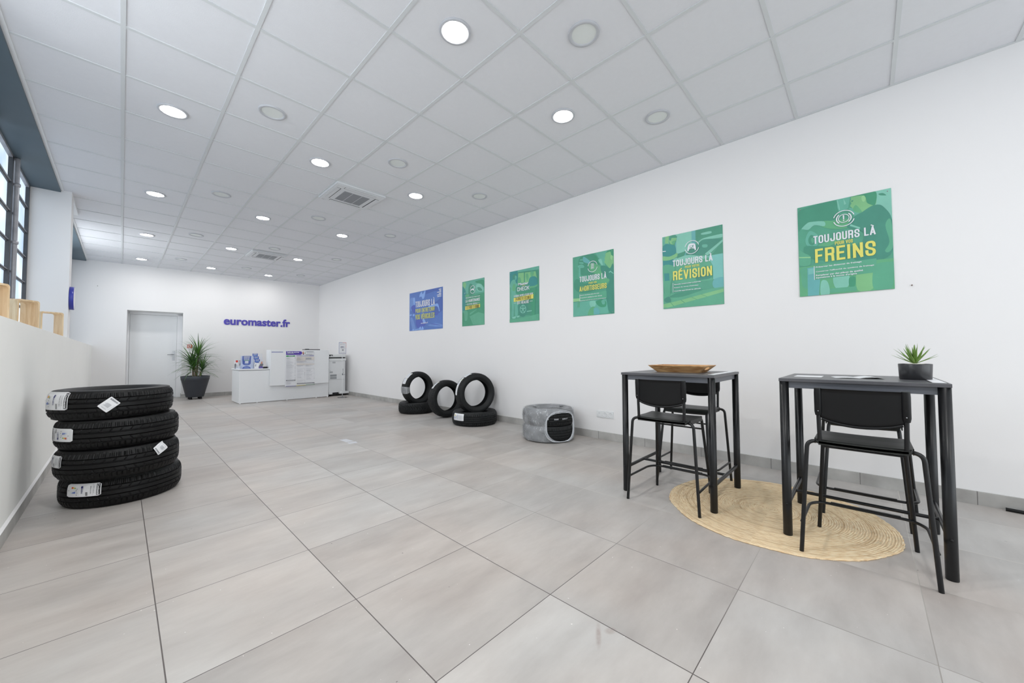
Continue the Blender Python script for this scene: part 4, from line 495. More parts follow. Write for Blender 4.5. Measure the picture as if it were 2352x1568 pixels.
# half-height wall with a deep ledge under the windows
h = MB(); h.box(-1.0, HX, YF-.1, 12.6, 0, LZ, HALF); h.build('wall_left', kind='structure')
h = MB(); h.box(-1.2, -.825, YF-.1, 12.6, 0, LZ, HALF); h.box(-1.25, -.95, YF-.1, 12.6, CZ-.02, CZ+.3, WALL); h.build('wall_left_outer', kind='structure')
PX, PY0, PY1 = -.483, 7.4, 7.69
h = MB(); h.box(-1.25, PX, PY0, PY1, LZ-.001, CZ+.1, WALL); h.build('wall_left_pillar', kind='structure')
for k, (y0, y1) in enumerate(((YF, PY0), (PY1, 12.42))):
    s_ = MB(); s_.box(-.96, -.575, y0, y1, CZ-.025, CZ+.2, SOFFIT); s_.build('trim_%d' % (k+1), kind='structure')
t = MB(); t.box(-.53, -.483, PY1, PY1+.75, CZ-.03, CZ+.004, TRIMW); t.build('trim_3', kind='structure')
# windows
def window(idx, y0, y1, mull, rowz, pane_rules):
    fr_ = MB(); X = -.845
    fr_.box(X-.03, X+.02, y0, y1, LZ, LZ+.035, STEEL); fr_.box(X-.03, X+.03, y0, y1, CZ-.055, CZ-.02, STEELP)
    fr_.box(X-.03, X+.03, y1-.045, y1, LZ, CZ-.02, STEEL); fr_.box(X-.03, X+.02, y0, y0+.04, LZ, CZ-.02, STEEL)
    for y in mull:
        fr_.box(X-.025, X+.03, y-.06, y, LZ, CZ-.03, STEEL)
        fr_.tube([(X+.045, y+.035, LZ+.01), (X+.045, y+.035, CZ-.03)], .022, STEELP, 10)
        for z in rowz[::2]: fr_.lathe([(.024, -.02), (.03, -.012), (.03, .012), (.024, .02)], STEELP, 12, Matrix.Translation((X+.045, y+.035, z)))
    for z in rowz: 
        fr_.box(X-.02, X+.012, y0, y1, z-.012, z+.004, STEEL); fr_.box(X-.02, X+.024, y0, y1, z+.004, z+.009, STEELP)
    w0 = MB()
    for a, b_, mt in pane_rules: w0.box(X-.006, X, a, b_, LZ+.02, CZ-.04, mt)
    wo = fr_.build('window_%d' % idx, kind='structure'); w0.build('glass_pane', wo); return wo
rows = [1.95-.304+.001, 1.95, 2.257, 2.562, 2.866]
window(1, YF, PY0, [y for y in (-2.2, -1.25, -.3, .65, 1.6, 2.55, 3.5, 4.45, 5.4, 6.41)], rows, [(YF, 5.37, GLASSC), (5.37, PY0, FROST)])
window(2, PY1, 12.42, [8.6, 9.6, 10.6, 11.6], rows, [(PY1, 12.42, GLASSC)])
# street front behind the photographer: wall with a big shop window
h = MB(); h.box(-1.25, 4.4, YF-.25, YF-.02, 0, .12, WALL); h.box(-1.25, 4.4, YF-.25, YF-.02, 2.78, CZ+.1, WALL)
h.box(-1.25, -.55, YF-.25, YF-.02, .1, 2.8, WALL); h.box(4.12, 4.4, YF-.25, YF-.02, .1, 2.8, WALL); h.build('wall_front', kind='structure')
fr_ = MB()
for x in (-.55, .62, 1.79, 2.95, 4.09): fr_.box(x, x+.05, YF-.1, YF-.04, .12, 2.78, STEEL)
for z in (.12, 2.73): fr_.box(-.55, 4.14, YF-.1, YF-.04, z, z+.05, STEEL)
wo = fr_.build('window_3', kind='structure'); w0 = MB(); w0.box(-.55, 4.14, YF-.075, YF-.069, .12, 2.78, GLASSC); w0.build('glass_pane', wo)

# ------------------------------------------------------------------ ceiling lights
def light_proto(on, loc, label, group):
    t_ = thing('recessed_light', label, 'ceiling light', loc, 0, group)
    r = MB(); r.lathe([(.103, 0.0), (.1038, -.006), (.100, -.0115), (.084, -.0105), (.079, -.004), (.079, 0)], RINGM, 48); r.build('trim_ring', t_)
    dd = MB(); n = 40; dd.add([(.08*cos(2*pi*k/n), .08*sin(2*pi*k/n), -.0042) for k in range(n)], [tuple(range(n))[::-1]], LAMPON if on else LAMPOFF); dd.build('diffuser', t_); return t_
def nth(k): return ('nearest', 'second', 'third', 'fourth', 'fifth')[k]
rowname = {.5: 'window-side row', 2.5: 'middle row', 4.5: 'poster-side row', 1.5: 'left row', 3.5: 'middle row', 5.5: 'poster-wall row'}
def light_rows(on, rows_, group):
    proto = None
    for i, js in rows_:
        for k, j in enumerate(js):
            which = 'nearest' if k == 0 else 'farthest' if k == len(js)-1 else nth(k)+' nearest'
            lb = '%s round ceiling downlight, %s of the %s %s' % ('glowing' if on else 'switched-off', which, 'lit' if on else 'dark', rowname[i])
            lc = (OX+.6*i, OY+.6*j, CZ+.006)
            if proto is None: proto = light_proto(on, lc, lb, group)
            else: dup(proto, lc, (0, 0, 0), lb)
light_rows(True, [(i, ([1.5, 5.5, 9.5, 13.5] if i == .5 else [-2.5, 1.5, 5.5, 9.5, 13.5])) for i in (.5, 2.5, 4.5)], 'lit ceiling downlights')
light_rows(False, [(i, ([.5, 4.5, 8.5, 12.5] if i == 1.5 else [-3.5, .5, 4.5, 8.5, 12.5])) for i in (1.5, 3.5, 5.5)], 'unlit ceiling downlights')
# air-conditioning cassettes
def cassette(loc, label):
    t_ = thing('air_conditioner_cassette', label, 'air conditioner', loc, 0, 'ceiling air conditioner cassettes')
    h_ = .315; mb = MB()
    mb.box(-h_, h_, -h_, h_, -.022, .004, CASS); mb.box(-.30, .30, -.30, .30, -.03, -.022, CASS)
    mb.build('panel', t_, bevel=.006)
    q = MB(); q.box(-.19, .19, -.19, .19, -.034, -.030, CASS); q.build('intake_frame', t_, bevel=.002)
    q = MB(); q.box(-.165, .165, -.165, .165, -.0355, -.0335, CASSG)
    for k in range(33): x = -.16+.01*k; q.box(x-.001, x+.001, -.165, .165, -.0375, -.0355, GREYP)
    for x in (-.06, .06): q.box(x-.002, x+.002, -.165, .165, -.038, -.0355, CASS)
    q.build('intake_grille', t_)
    for k in range(4):
        q = MB(); T = Matrix.Rotation(k*pi/2, 4, 'Z')
        q.box(-.2, .2, .222, .272, -.0312, -.0300, DARK, T); q.box(-.196, .196, .232, .272, -.0345, -.0312, CASS, T); q.build('louvre', t_)
    q = MB(); q.box(-.28, -.25, .285, .292, -.0312, -.03, GREYP); q.box(-.24, -.235, .285, .29, -.0312, -.03, GREYP); q.build('indicator', t_); return t_
ac = cassette((OX+.6*3.53, OY+.6*2.53, CZ), 'square white air conditioner cassette in the ceiling, the nearer and larger-looking one')
dup(ac, (OX+.6*3.53, OY+.6*9.6, CZ), (0, 0, 0), 'square white air conditioner cassette in the ceiling, the farther one above the reception counter')

# ------------------------------------------------------------------ posters on the right wall
def poster(key, name, y1, w, z0, h, base, label):
    T = thing(name, label, 'poster', (WX-.001, y1, z0), 0, 'posters on the long wall')
    fr = lambda u, v, d_: Vector((-.004-d_, -u, v))
    mb = MB(); mb.box(-.004, 0, -w, 0, 0, h, ink(base)); P = Print(mb, fr, w, h, .00012)
    for o in PR[key]:
        if o[0] == 'p': P.poly([clampuv(p) for p in o[2]], ink(o[1]))
        elif o[0] == 's': P.poly([clampuv(p) for p in catmull(o[2], 4)], ink(o[1]))
        elif o[0] == 't':
            if o[2].upper() == o[2] and (o[6]-o[4]) > .03:
                v1 = o[6] if 'LÀ' not in o[2] else o[4]+(o[6]-o[4])/1.2
                P.caps(o[2], o[3], o[4], o[5], v1, ink(o[1]))
            else: P.text(o[2], o[3], o[4], o[5], o[6], ink(o[1]), .04 if (o[6]-o[4]) > .05 else .028)
        elif o[0] == 'a': P.arc(o[2], o[3], o[4], o[5], o[6], o[7], ink(o[1]))
    mb.build('printed_panel', T)
    for u in (.02, w-.02):
        for v in (.02, h-.02):
            q = MB(); q.lathe([(0, .007), (.004, .0065), (.0045, .004)], CHROME, 10, Matrix.Translation((0, -u, v)) @ Matrix.Rotation(-pi/2, 4, 'Y')); q.build('screw', T)
    return T
poster('P1', 'poster', 6.935, 1.172, 1.552, .79, 'c0', 'wide blue poster reading TOUJOURS LÀ POUR ENTRETENIR VOS VÉHICULES')
poster('P2', 'poster', 5.18, .583, 1.557, .79, 'g0', 'small green poster about LA MAINTENANCE of electric and hybrid cars, beside the blue poster')
poster('P3', 'poster', 4.007, .592, 1.553, .792, 'g0', 'green poster reading Master CHECK with two people by a car')
poster('P4', 'poster', 2.826, .6, 1.560, .798, 'g0', 'green poster reading TOUJOURS LÀ POUR VOS AMORTISSEURS')
poster('P5', 'poster', 1.624, .605, 1.562, .806, 'g0', 'green poster reading TOUJOURS LÀ POUR VOTRE RÉVISION')
poster('P6', 'poster', .414, .59, 1.567, .80, 'g0', 'green poster reading TOUJOURS LÀ POUR VOS FREINS, nearest the camera')

# ------------------------------------------------------------------ lettering and small things on walls
mb = MB(); BO = .012; v2, f2, x0, x1, y0, y1 = text_geo('euromaster.fr', BO, 5); u_ = text_geo('u', BO, 5)
sh = .022; sx = 1.54/(x1-x0+2*sh); sy = .140/(u_[5]-u_[4]); yb = u_[4]
cnt = {}
for f_ in f2:
    for k in range(len(f_)): e = tuple(sorted((f_[k], f_[(k+1) % len(f_)]))); cnt[e] = cnt.get(e, 0)+1
es = [e for e, c_ in cnt.items() if c_ == 1]; n0 = len(v2)
for q_, (ox_, oy_) in enumerate(((-1, -.5), (-.5, .5), (0, -.5), (.5, .5), (1, -.5), (1, .5), (-1, .5))):      # heavy letters: overlapping strokes of the same thickness
    P0 = [bw(2.405+(p[0]-x0+sh+ox_*sh)*sx, 1.870+(p[1]-yb)*sy+oy_*.008, .012+.0001*q_) for p in v2]; P00 = [bw(2.405+(p[0]-x0+sh+ox_*sh)*sx, 1.870+(p[1]-yb)*sy+oy_*.008, 0) for p in v2]
    mb.add(P0, f2, PURP); mb.add(P0+P00, [(a, b_, b_+n0, a+n0) for a, b_ in es], PURP)
mb.build('lettering', label='violet raised lettering reading euromaster.fr on the back wall above the counter', cat='sign')
mb = MB(); P = Print(mb, lambda u, v, d_: bw(1.69+u, 1.245+v, .003+d_), 1, 1)
bq(1.69, 1.785, 1.245, 1.33, -.003, 0, ink('red'), mb); P.poly([(.012, .016), (.06, .016), (.075, .05), (.07, .074), (.012, .07)], ink('white')); P.poly([(.02, .03), (.05, .03), (.055, .06), (.03, .06)], ink('red'))
mb.build('safety_sign', label='small red and white safety sign on the wall behind the tall plant', cat='sign')
# triple socket
so = thing('wall_socket', 'white triple power socket on the right wall near the wrapped tyres', 'power socket', (WX, 2.487, .268))
mb = MB(); mb.box(-.009, 0, -.235, 0, 0, .086, WHITEP); mb.build('cover_plate', so, bevel=.003)
for k in range(3):
    q = MB(); T = Matrix.Translation((-.009, -.04-.0775*k, .043)) @ Matrix.Rotation(-pi/2, 4, 'Y')
    if k == 0: q.lathe([(.034, 0), (.033, .002), (.03, .002), (.0, .002)], WHITEP, 28, T); q.lathe([(.004, .0025), (0, .0027)], GREYP, 8, T @ Matrix.Translation((.01, 0, 0)))
    else:
        q.lathe([(.034, 0), (.033, .002), (.022, .002), (.02, -.006), (0, -.006)], WHITEP, 28, T)
        for s_ in (-.0095, .0095): q.lathe([(.003, -.0055), (0, -.0053)], DARK, 8, T @ Matrix.Translation((0, s_, 0)))
        q.tube([T @ Vector((.011, 0, -.006)), T @ Vector((.011, 0, .001))], .0022, CHROME, 8)
    q.build('socket_outlet', so)
mb = MB(); mb.lathe([(.004, 0), (.004, .012), (.0, .013)], M('rusty_nail', S(110, 84, 70), .6), 8, Matrix.Translation((WX, -.268, 1.583)) @ Matrix.Rotation(-pi/2, 4, 'Y')); mb.build('nail', label='small rusty nail in the white wall right of the FREINS poster', cat='nail')
mb = MB(); mb.lathe([(.006, 0), (.006, .02), (.0, .022)], M('grey_wall_plug', S(120, 118, 118), .6), 8, Matrix.Translation(bw(.155, 2.62)) @ Matrix.Rotation(pi/2, 4, 'X')); mb.build('wall_plug', label='tiny grey wall plug high on the back wall left of the door', cat='wall plug')
# round sign on the pillar
rs = thing('round_sign', 'round blue-rimmed sign with a white face on the pillar', 'sign', (PX, 7.56, 1.82))
T = Matrix.Rotation(pi/2, 4, 'Y'); mb = MB(); mb.lathe([(.0, .001), (.150, .001), (.152, .004), (.152, .036), (.147, .042), (.144, .042)], M('sign_blue', S(58, 66, 165), .3, var=.03), 48, T); mb.build('rim', rs)
mb = MB(); n = 48; mb.add([T @ Vector((.145*cos(2*pi*k/n), .145*sin(2*pi*k/n), .0415)) for k in range(n)], [tuple(range(n))], ink('white')); mb.build('face', rs)
# pale stickers on the floor and a cable at the wall
def floor_sticker(P4, label):
    mb = MB(); d_ = .0012; mb.add([(x, y, 0.0003) for x, y in P4]+[(x, y, d_) for x, y in P4], [(3, 2, 1, 0), (4, 5, 6, 7), (0, 1, 5, 4), (1, 2, 6, 5), (2, 3, 7, 6), (3, 0, 4, 7)], ink('lgrey'))
    mb.build('floor_sticker', label=label, cat='sticker', group='stickers on the floor')
floor_sticker([(1.905, 4.80), (1.985, 4.79), (2.003, 4.60), (1.912, 4.615)], 'pale grey sticker on the floor tiles, the larger of the pair')
floor_sticker([(1.912, 4.585), (2.008, 4.57), (1.996, 4.485), (1.900, 4.50)], 'pale grey sticker on the floor tiles, the smaller of the pair')
mb = MB(); mb.tube([(4.128, -.655, .012), (4.118, -.75, .012), (4.09, -.95, .012), (4.07, -1.4, .012)], .011, BLKPL, 10); mb.build('cable', label='thick black cable end lying along the right baseboard at the edge of the photo', cat='cable')

# ------------------------------------------------------------------ tyres
def tyre_mesh(name, kind, R, W, mat, rim=.205):
    N = 384; hw = W/2; tw = hw*.76
    prof = []                                    # (r, z, w)
    def side(sg):
        return [(rim, sg*hw*.62, None), (rim+.004, sg*hw*.70, None), (rim+.012, sg*hw*.76, None), (rim+.02, sg*hw*.80, None), (rim+(R-rim)*.32, sg*hw*.95, None), (rim+(R-rim)*.45, sg*hw*.995, None), (rim+(R-rim)*.5, sg*hw, None),
                (rim+(R-rim)*.62, sg*hw*.995, None), (rim+(R-rim)*.74, sg*hw*.97, None), (rim+(R-rim)*.78, sg*hw*.965, None), (rim+(R-rim)*.82, sg*hw*.94, None), (R-.0235, sg*hw*.86, None)]
    tr = []; nT = 40
    for k in range(nT+1):
        w0_ = -1+2*k/nT; tr.append((R-.013*abs(w0_)**4.0, w0_*tw*1.03, w0_))
    prof = side(-1)+tr+side(1)[::-1]
    inner = [(rim-.0, hw*.60, None), (rim+.012, hw*.62, None), (rim+(R-rim)*.5, hw*.86, None), (R-.03, hw*.7, None), (R-.018, hw*.3, None), (R-.018, -hw*.3, None), (R-.03, -hw*.7, None), (rim+(R-rim)*.5, -hw*.86, None), (rim+.012, -hw*.62, None)]
    prof += inner
    G = {'summer': (-.58, -.2, .22, .6), 'winter': (-.52, .52), 'rib': (-.62, -.22, .18, .58), 'fine': (-.55, -.18, .2, .56)}[kind]
    gw = .055
    def dep(th, w0_):
        d_ = 0
        for g_ in G:
            if abs(w0_-g_) < gw*.55: d_ = .0075
        a = th/(2*pi)
        if kind == 'summer':
            if w0_ > .62 and (a*64) % 1 < .17: d_ = max(d_, .006*min(1, (w0_-.6)*8))
            if w0_ > .62 and (a*64+.5) % 1 < .09: d_ = max(d_, .003)
            if w0_ < -.62 and (a*72) % 1 < .2: d_ = max(d_, .005)
            if -.55 < w0_ < -.25 and (a*40+w0_*.9) % 1 < .1: d_ = max(d_, .0035)
            if .26 < w0_ < .56 and (a*40-w0_*.9) % 1 < .12: d_ = max(d_, .004)
        elif kind == 'winter':
            if (a*48+abs(w0_)*1.5) % 1 < .26: d_ = max(d_, .007)
            if (a*96+abs(w0_)*1.5+.25) % 1 < .18: d_ = max(d_, .002)
        else:
            q = 70 if kind == 'fine' else 58
            if abs(w0_) > .62 and (a*q+.3*w0_) % 1 < .22: d_ = max(d_, .006)
            if abs(w0_) <= .55 and (a*q+w0_*1.4) % 1 < .12: d_ = max(d_, .003)
        return d_
    n = len(prof); vs = []
    for i in range(N):
        th = 2*pi*i/N; ct, st = cos(th), sin(th)
        for r, z, w0_ in prof:
            if w0_ is not None: r -= dep(th, w0_)
            vs.append((r*ct, r*st, z))
    fs = []
    for i in range(N):
        j = (i+1) % N
        for k in range(n):
            l = (k+1) % n; fs.append((i*n+k, j*n+k, j*n+l, i*n+l))
    me = bpy.data.meshes.new(name); me.from_pydata(vs, [], fs); me.materials.append(mat)
    sm = []
    ns, ne = 12, 12+nT
    for i in range(N):
        for k in range(n): sm.append(not (ns <= k < ne))
    me.polygons.foreach_set('use_smooth', sm); me.update(); return me
TM = {}
def tyre(kind, R, W, loc, label, group, basis=None, mat=None, name='tyre'):
    key = (kind, R, W)
    if key not in TM: TM[key] = tyre_mesh('tyre_'+kind, kind, R, W, mat or RUB)
    t_ = thing(name, label, 'tyre', loc, 0, group)
    if basis: t_.rotation_euler = basis
    o = bpy.data.objects.new('rubber_casing', TM[key]); COL.objects.link(o); o.parent = t_; return t_
def on_tyre(R, a0, z0, rot=0):
    """sheet centred at angle a0, height z0; u runs counter-clockwise seen from above"""
    c_, s_ = cos(rot), sin(rot)
    def fr(u, v, d_):
        x, y = u*c_-v*s_, u*s_+v*c_; r = R+.0024+d_-.013*min(1.1, abs(z0+y)/.0806)**4
        return Vector((r*cos(a0+x/R), r*sin(a0+x/R), z0+y))
    return fr
def curved_sheet(mb, fr, w_s, h_s, mat, n=14, cr=.008):
    """rounded-corner sheet in strips so that it bends"""
    vs = []; fs = []
    for i in range(n+1):
        u = -w_s/2+w_s*i/n; e = min(u+w_s/2, w_s/2-u); k = cr-math.sqrt(max(0, cr*cr-(cr-e)**2)) if e < cr else 0
        for v in [-h_s/2+k+(h_s-2*k)*j/12 for j in range(13)]: vs.append(fr(u, v, 0))
    for i in range(n):
        for j in range(12): b_ = i*13+j; fs.append((b_, b_+13, b_+14, b_+1))
    mb.add(vs, fs, mat, True)
def conti_label(parent, R, a0, z0, w_s, h_s, flip=False, rot=0, name='product_label'):
    mb = MB(); fr0 = on_tyre(R, a0, z0, rot + (pi if flip else 0)); curved_sheet(mb, fr0, w_s, h_s, PAPER)
    P = Print(mb, lambda u, v, d_: fr0(u-w_s/2, v-h_s/2, d_), w_s, h_s, .0002, .007)
    x = w_s
    # black name block at the right end, reading downwards
    P.rect(1-.013/x*1.9, .07, 1-.005/x, .93, ink('black')); P.text('Continental', 1-.022/x, .1, 1-.008/x, .9, ink('white'), .03, -1)
    P.rect(1-.044/x, .05, 1-.0435/x, .95, ink('dgrey'))
    P.text('EcoContact 6', 1-.040/x, .25, 1-.034/x, .8, ink('dgrey'), 0, -1)
    P.text('205/60 R16 92H', 1-.058/x, .22, 1-.051/x, .82, ink('dgrey'), .01, -1)
    for k in range(9): P.rect(1-.082/x, .06+k*.035, 1-.070/x, .06+k*.035+(.022 if k % 2 else .012), ink('black'))
    P.rect(1-.108/x, .68, 1-.097/x, .84, ink('navy')); P.text('ENERG', 1-.107/x, .28, 1-.097/x, .66, ink('navy'), .02, -1)
    for k, cc in enumerate(('red', 'orange', 'yellow', 'green')): P.rect(.18+k*.035, .66, .18+k*.035+.03, .66+.08+.02*(3-k), ink(cc))
    for k in range(5): P.rect(.18+k*.028, .30-.0, .18+k*.028+.022, .36+.02*k, ink('lblue' if k < 2 else 'blue'))
    for (uu, vv) in ((.36, .62), (.34, .5), (.37, .32), (.35, .16), (.10, .5)): P.rect(uu, vv, uu+.02, vv+.05, ink('black'))
    P.rect(.05, .08, .055, .92, ink('lgrey')); P.rect(.43, .08, .435, .92, ink('lgrey')); mb.build(name, parent)
def ship_label(parent, R, a0, z0, rot, w_s=.10, h_s=.062):
    mb = MB(); fr0 = on_tyre(R+.0015, a0, z0, rot); curved_sheet(mb, fr0, w_s, h_s, PAPER, cr=.002)
    P = Print(mb, lambda u, v, d_: fr0(u-w_s/2, v-h_s/2, d_), w_s, h_s, .0002, .007)
    for k in range(12): P.rect(.82, .1+k*.066, .93, .1+k*.066+(.045 if k % 3 else .025), ink('dgrey'))
    for k in range(6): P.rect(.3+.05*k, .3, .32+.05*k, .82-.06*(k % 3), ink('grey'))
    for k in range(4): P.rect(.14, .3+.12*k, .165, .37+.12*k, ink('dgrey'))
    P.rect(.22, .12, .225, .88, ink('lgrey')); P.rect(.2, .1, .7, .13, ink('lgrey')); mb.build('shipping_label', parent)
TR, TW = .333, .206
GS = 'tyres in the tall stack by the low wall'
T4 = tyre('summer', TR, TW, (.037, 4.21, .103), 'black tyre lying flat, bottom of the tall stack of four by the low wall', GS)
T3 = tyre('summer', TR, TW, (.014, 4.155, .309), 'black tyre lying flat, third from the top of the tall stack by the low wall', GS)
T2 = tyre('summer', TR, TW, (.01, 4.18, .515), 'black tyre lying flat, second from the top of the tall stack by the low wall', GS)
T1 = tyre('summer', TR, TW, (-.026, 4.2, .721), 'black tyre lying flat, topmost of the tall stack by the low wall', GS)
for t_, z, a in ((T1, .721, .3), (T2, .515, 1.2), (T3, .309, 2.2), (T4, .103, 3.0)): t_.children[0].rotation_euler = (0, 0, a)
conti_label(T1, TR, rad(-150), .038, .222, .122); ship_label(T1, TR, rad(-94.5), .003, rad(42), .092, .068)
conti_label(T2, TR, rad(-151), .01, .215, .088, flip=True)
conti_label(T3, TR, rad(-166), .035, .222, .078); ship_label(T3, TR, rad(-51), .058, rad(27)+pi, .086, .066)
conti_label(T4, TR, rad(-127.5), .035, .205, .086)
# tyres along the right wall
GW = 'tyres on display along the right wall'
tA = tyre('winter', .325, .195, (3.80, 6.06, .0975), 'black winter tyre with V-shaped tread lying flat by the wall, farthest of the floor tyres', GW, mat=RUBG)
tC = tyre('fine', .345, .205, (3.795, 4.415, .1025), 'black tyre with a white label lying flat under the largest upright tyre', GW, mat=RUBG)
def basis(nx, ny, tilt=0, spin=0):
    ax = Vector((nx, ny, tilt)).normalized(); q = ax.to_track_quat('Z', 'Y'); return (q.to_matrix() @ Matrix.Rotation(spin, 3, 'Z')).to_euler()
uC = tyre('fine', .312, .2, (3.815, 4.43, .148+.312), 'upright black tyre standing on a flat one, largest of the three upright tyres', GW, basis(-.27, -.96), mat=RUBG)
uB = tyre('rib', .313, .195, (3.83, 5.2, .314), 'upright black tyre standing directly on the floor between two others', GW, basis(-.1, -.99, .06), mat=RUBG)
uA = tyre('rib', .303, .185, (3.815, 6.06, .14+.303), 'upright black tyre with a band of clear film, farthest of the three upright tyres', GW, basis(.03, -.994), mat=RUBG)
def strip_label(parent, R, a0, w_s, h_s, z0=0, bars=True, name='product_label', flip=False):
    mb = MB(); fr0 = on_tyre(R, a0, z0, pi if flip else 0); curved_sheet(mb, fr0, w_s, h_s, PAPER, 12, .002)
    P = Print(mb, lambda u, v, d_: fr0(u-w_s/2, v-h_s/2, d_), w_s, h_s, .0002, .007)
    for k in range(4): P.rect(.08+.03*k, .2, .1+.03*k, .5, ink('lblue'))
    P.rect(.10, .62, .2, .8, ink('yellow')); P.rect(.42, .15, .44, .85, ink('blue'))
    for k in range(5): P.rect(.55+.07*k, .15, .58+.07*k, .85-.1*(k % 2), ink('lgrey'))
    for (uu, vv) in ((.26, .3), (.26, .6), (.34, .45)): P.rect(uu, vv, uu+.03, vv+.12, ink('dgrey'))
    mb.build(name, parent)
# local direction helper for upright tyres: angle of a world direction in the tyre's own plane
def loc_ang(o, wd):
    v = o.rotation_euler.to_matrix().inverted() @ Vector(wd); return math.atan2(v.y, v.x)
LFT = Vector((-.80, .26, 0))
strip_label(uC, .312, loc_ang(uC, LFT*.9+Vector((0, 0, .35))), .3, .062, z0=.0); strip_label(uC, .312, loc_ang(uC, LFT*.45+Vector((0, 0, .8))), .12, .09, z0=.01)
strip_label(uB, .313, loc_ang(uB, Vector((-.6, 0, .75))), .17, .055, z0=-.0)
strip_label(uA, .303, loc_ang(uA, Vector((-.8, 0, .42))), .11, .09); strip_label(uA, .303, loc_ang(uA, Vector((-.6, 0, .75))), .13, .1)
mb = MB(); fr0 = on_tyre(.305, loc_ang(uA, Vector((-1, 0, -.08))), 0, 0); curved_sheet(mb, fr0, .13, .2, FILM, 10, .003)
a_ = loc_ang(uA, Vector((-1, 0, -.08)))
for s_ in (1, -1):
    vs = []; 
    for i in range(9):
        a = a_-.21+.42*i/8
        for r, z in ((.297, .088), (.27, .098), (.235, .09), (.2, .06)): vs.append(Vector((r*cos(a), r*sin(a), s_*z)))
    mb.add(vs, [(i*4+k, i*4+k+4, i*4+k+5, i*4+k+1) for i in range(8) for k in range(3)], FILM, True)
mb.build('film_band', uA, label='crumpled clear film wound round the tyre')
strip_label(tC, .345, rad(-176), .21, .1, z0=.035)
# two wrapped tyres
GR = 'pair of tyres wrapped in film'
tyre('summer', .322, .196, (3.77, 2.956, .098), 'black tyre inside torn clear film, the lower of the wrapped pair', GR, mat=RUBG)
w2 = tyre('summer', .322, .196, (3.77, 2.956, .294), 'black tyre inside torn clear film, the upper of the wrapped pair', GR, mat=RUBG)
for t_, zz in ((w2, .0), (w2.copy() if False else w2, .0)):
    pass
mb = MB(); fr0 = on_tyre(.3225, rad(-116), -.008, 0); P = Print(mb, fr0, 1, 1, .0002); P.text('225', -.075, -.008, -.02, .008, ink('lgrey'), .03); mb.build('size_marking', w2)
mb = MB(); P = Print(mb, fr0, 1, 1, .0002); P.text('55R17', .03, -.008, .11, .008, ink('lgrey'), .03); mb.build('size_marking', w2)
film = MB(); NA, prof = 120, []
Rf = .329
prof = [(.292, .004), (.318, .012), (Rf, .04), (Rf+.002, .1), (Rf+.001, .15), (Rf-.009, .185), (Rf-.013, .198), (Rf-.009, .21), (Rf+.001, .24), (Rf+.002, .3), (Rf, .35), (.318, .383), (.3, .395), (.27, .4), (.22, .397), (.15, .39), (.08, .388), (.0, .387)]
pp = []
for k in range(len(prof)-1):
    for j in range(3):
        t = j/3; pp.append((prof[k][0]*(1-t)+prof[k+1][0]*t, prof[k][1]*(1-t)+prof[k+1][1]*t))
pp.append(prof[-1]); prof = pp
HA, HZ, HAW, HZW = rad(-111), .195, .60, .172     # torn hole: centre angle/height and half sizes
def inhole(a, z):
    d_ = ((a-HA+pi) % (2*pi))-pi; return (abs(d_)/HAW)**2.6+(abs(z-HZ)/HZW)**2.6 < 1
vs = []
for i in range(NA):
    a = 2*pi*i/NA
    for r, z in prof:
        r2 = r + (.003*sin(a*9+z*40)*min(1, r/.3) if r > .2 else 0); vs.append(Vector((r2*cos(a), r2*sin(a), z+(.003*sin(a*5+r*30) if r < .25 else 0))))
fs = []; n = len(prof)
for i in range(NA):
    a = 2*pi*(i+.5)/NA; j = (i+1) % NA
    for k in range(n-1):
        zc = (prof[k][1]+prof[k+1][1])/2
        if prof[k][0] > .28 and inhole(a, zc): continue
        if prof[k][0] < .24 and prof[k][0] > .12 and any(abs(((a-b_+pi) % (2*pi))-pi) < .16 for b_ in (-2.3, -1.45, -.7, 2.4)) and .15 < prof[k][0] < .2: continue
        fs.append((i*n+k, j*n+k, j*n+k+1, i*n+k+1))
film.add(vs, fs, FILM, True)
rim_ = M('bunched_film', S(222, 226, 232), .3, var=.06, scale=60)
for q in range(4):
    pts = []
    for k in range(60):
        t = 2*pi*k/60; e = 2/2.6; g_ = 1.0+.03*q+.02*sin(3*t+q)
        da = HAW*g_*math.copysign(abs(cos(t))**e, cos(t)); dz = HZW*(g_-.02)*math.copysign(abs(sin(t))**e, sin(t))
        z = min(max(HZ+dz, .008), .392); r = Rf+.003+.002*q if z < .36 else .318
        if z < .02: r = .322
        pts.append((r*cos(HA+da), r*sin(HA+da), z))
    film.tube(pts, .0018+.0008*(q % 2), rim_, 5, closed=True)
film.build('plastic_wrap', loc=(3.77, 2.956, 0), label='torn clear plastic film wrapped around the two stacked tyres by the wall', cat='plastic wrap')
# ------------------------------------------------------------------ rug
mb = MB(); RR = .625; prof = []
nr = 52
for k in range(nr+1):
    r = RR*k/nr; prof.append((r, .0075))
prof += [(RR+.003, .006), (RR+.005, .003), (RR+.002, .0003)]
mb.lathe(prof[::-1], JUTE, 160)
for i, v in enumerate(mb.v):
    r = math.hypot(v[0], v[1]); a = math.atan2(v[1], v[0])
    if r > RR*.97: k = 1+.004*sin(a*90)+.006*sin(a*7+1)+.004*sin(a*13); mb.v[i] = (v[0]*k, v[1]*k, v[2])
mb.build('rug', loc=(3.07, .50, 0), label='round natural jute rug with concentric braided rings under the bar tables', cat='rug')
RZ = .0075

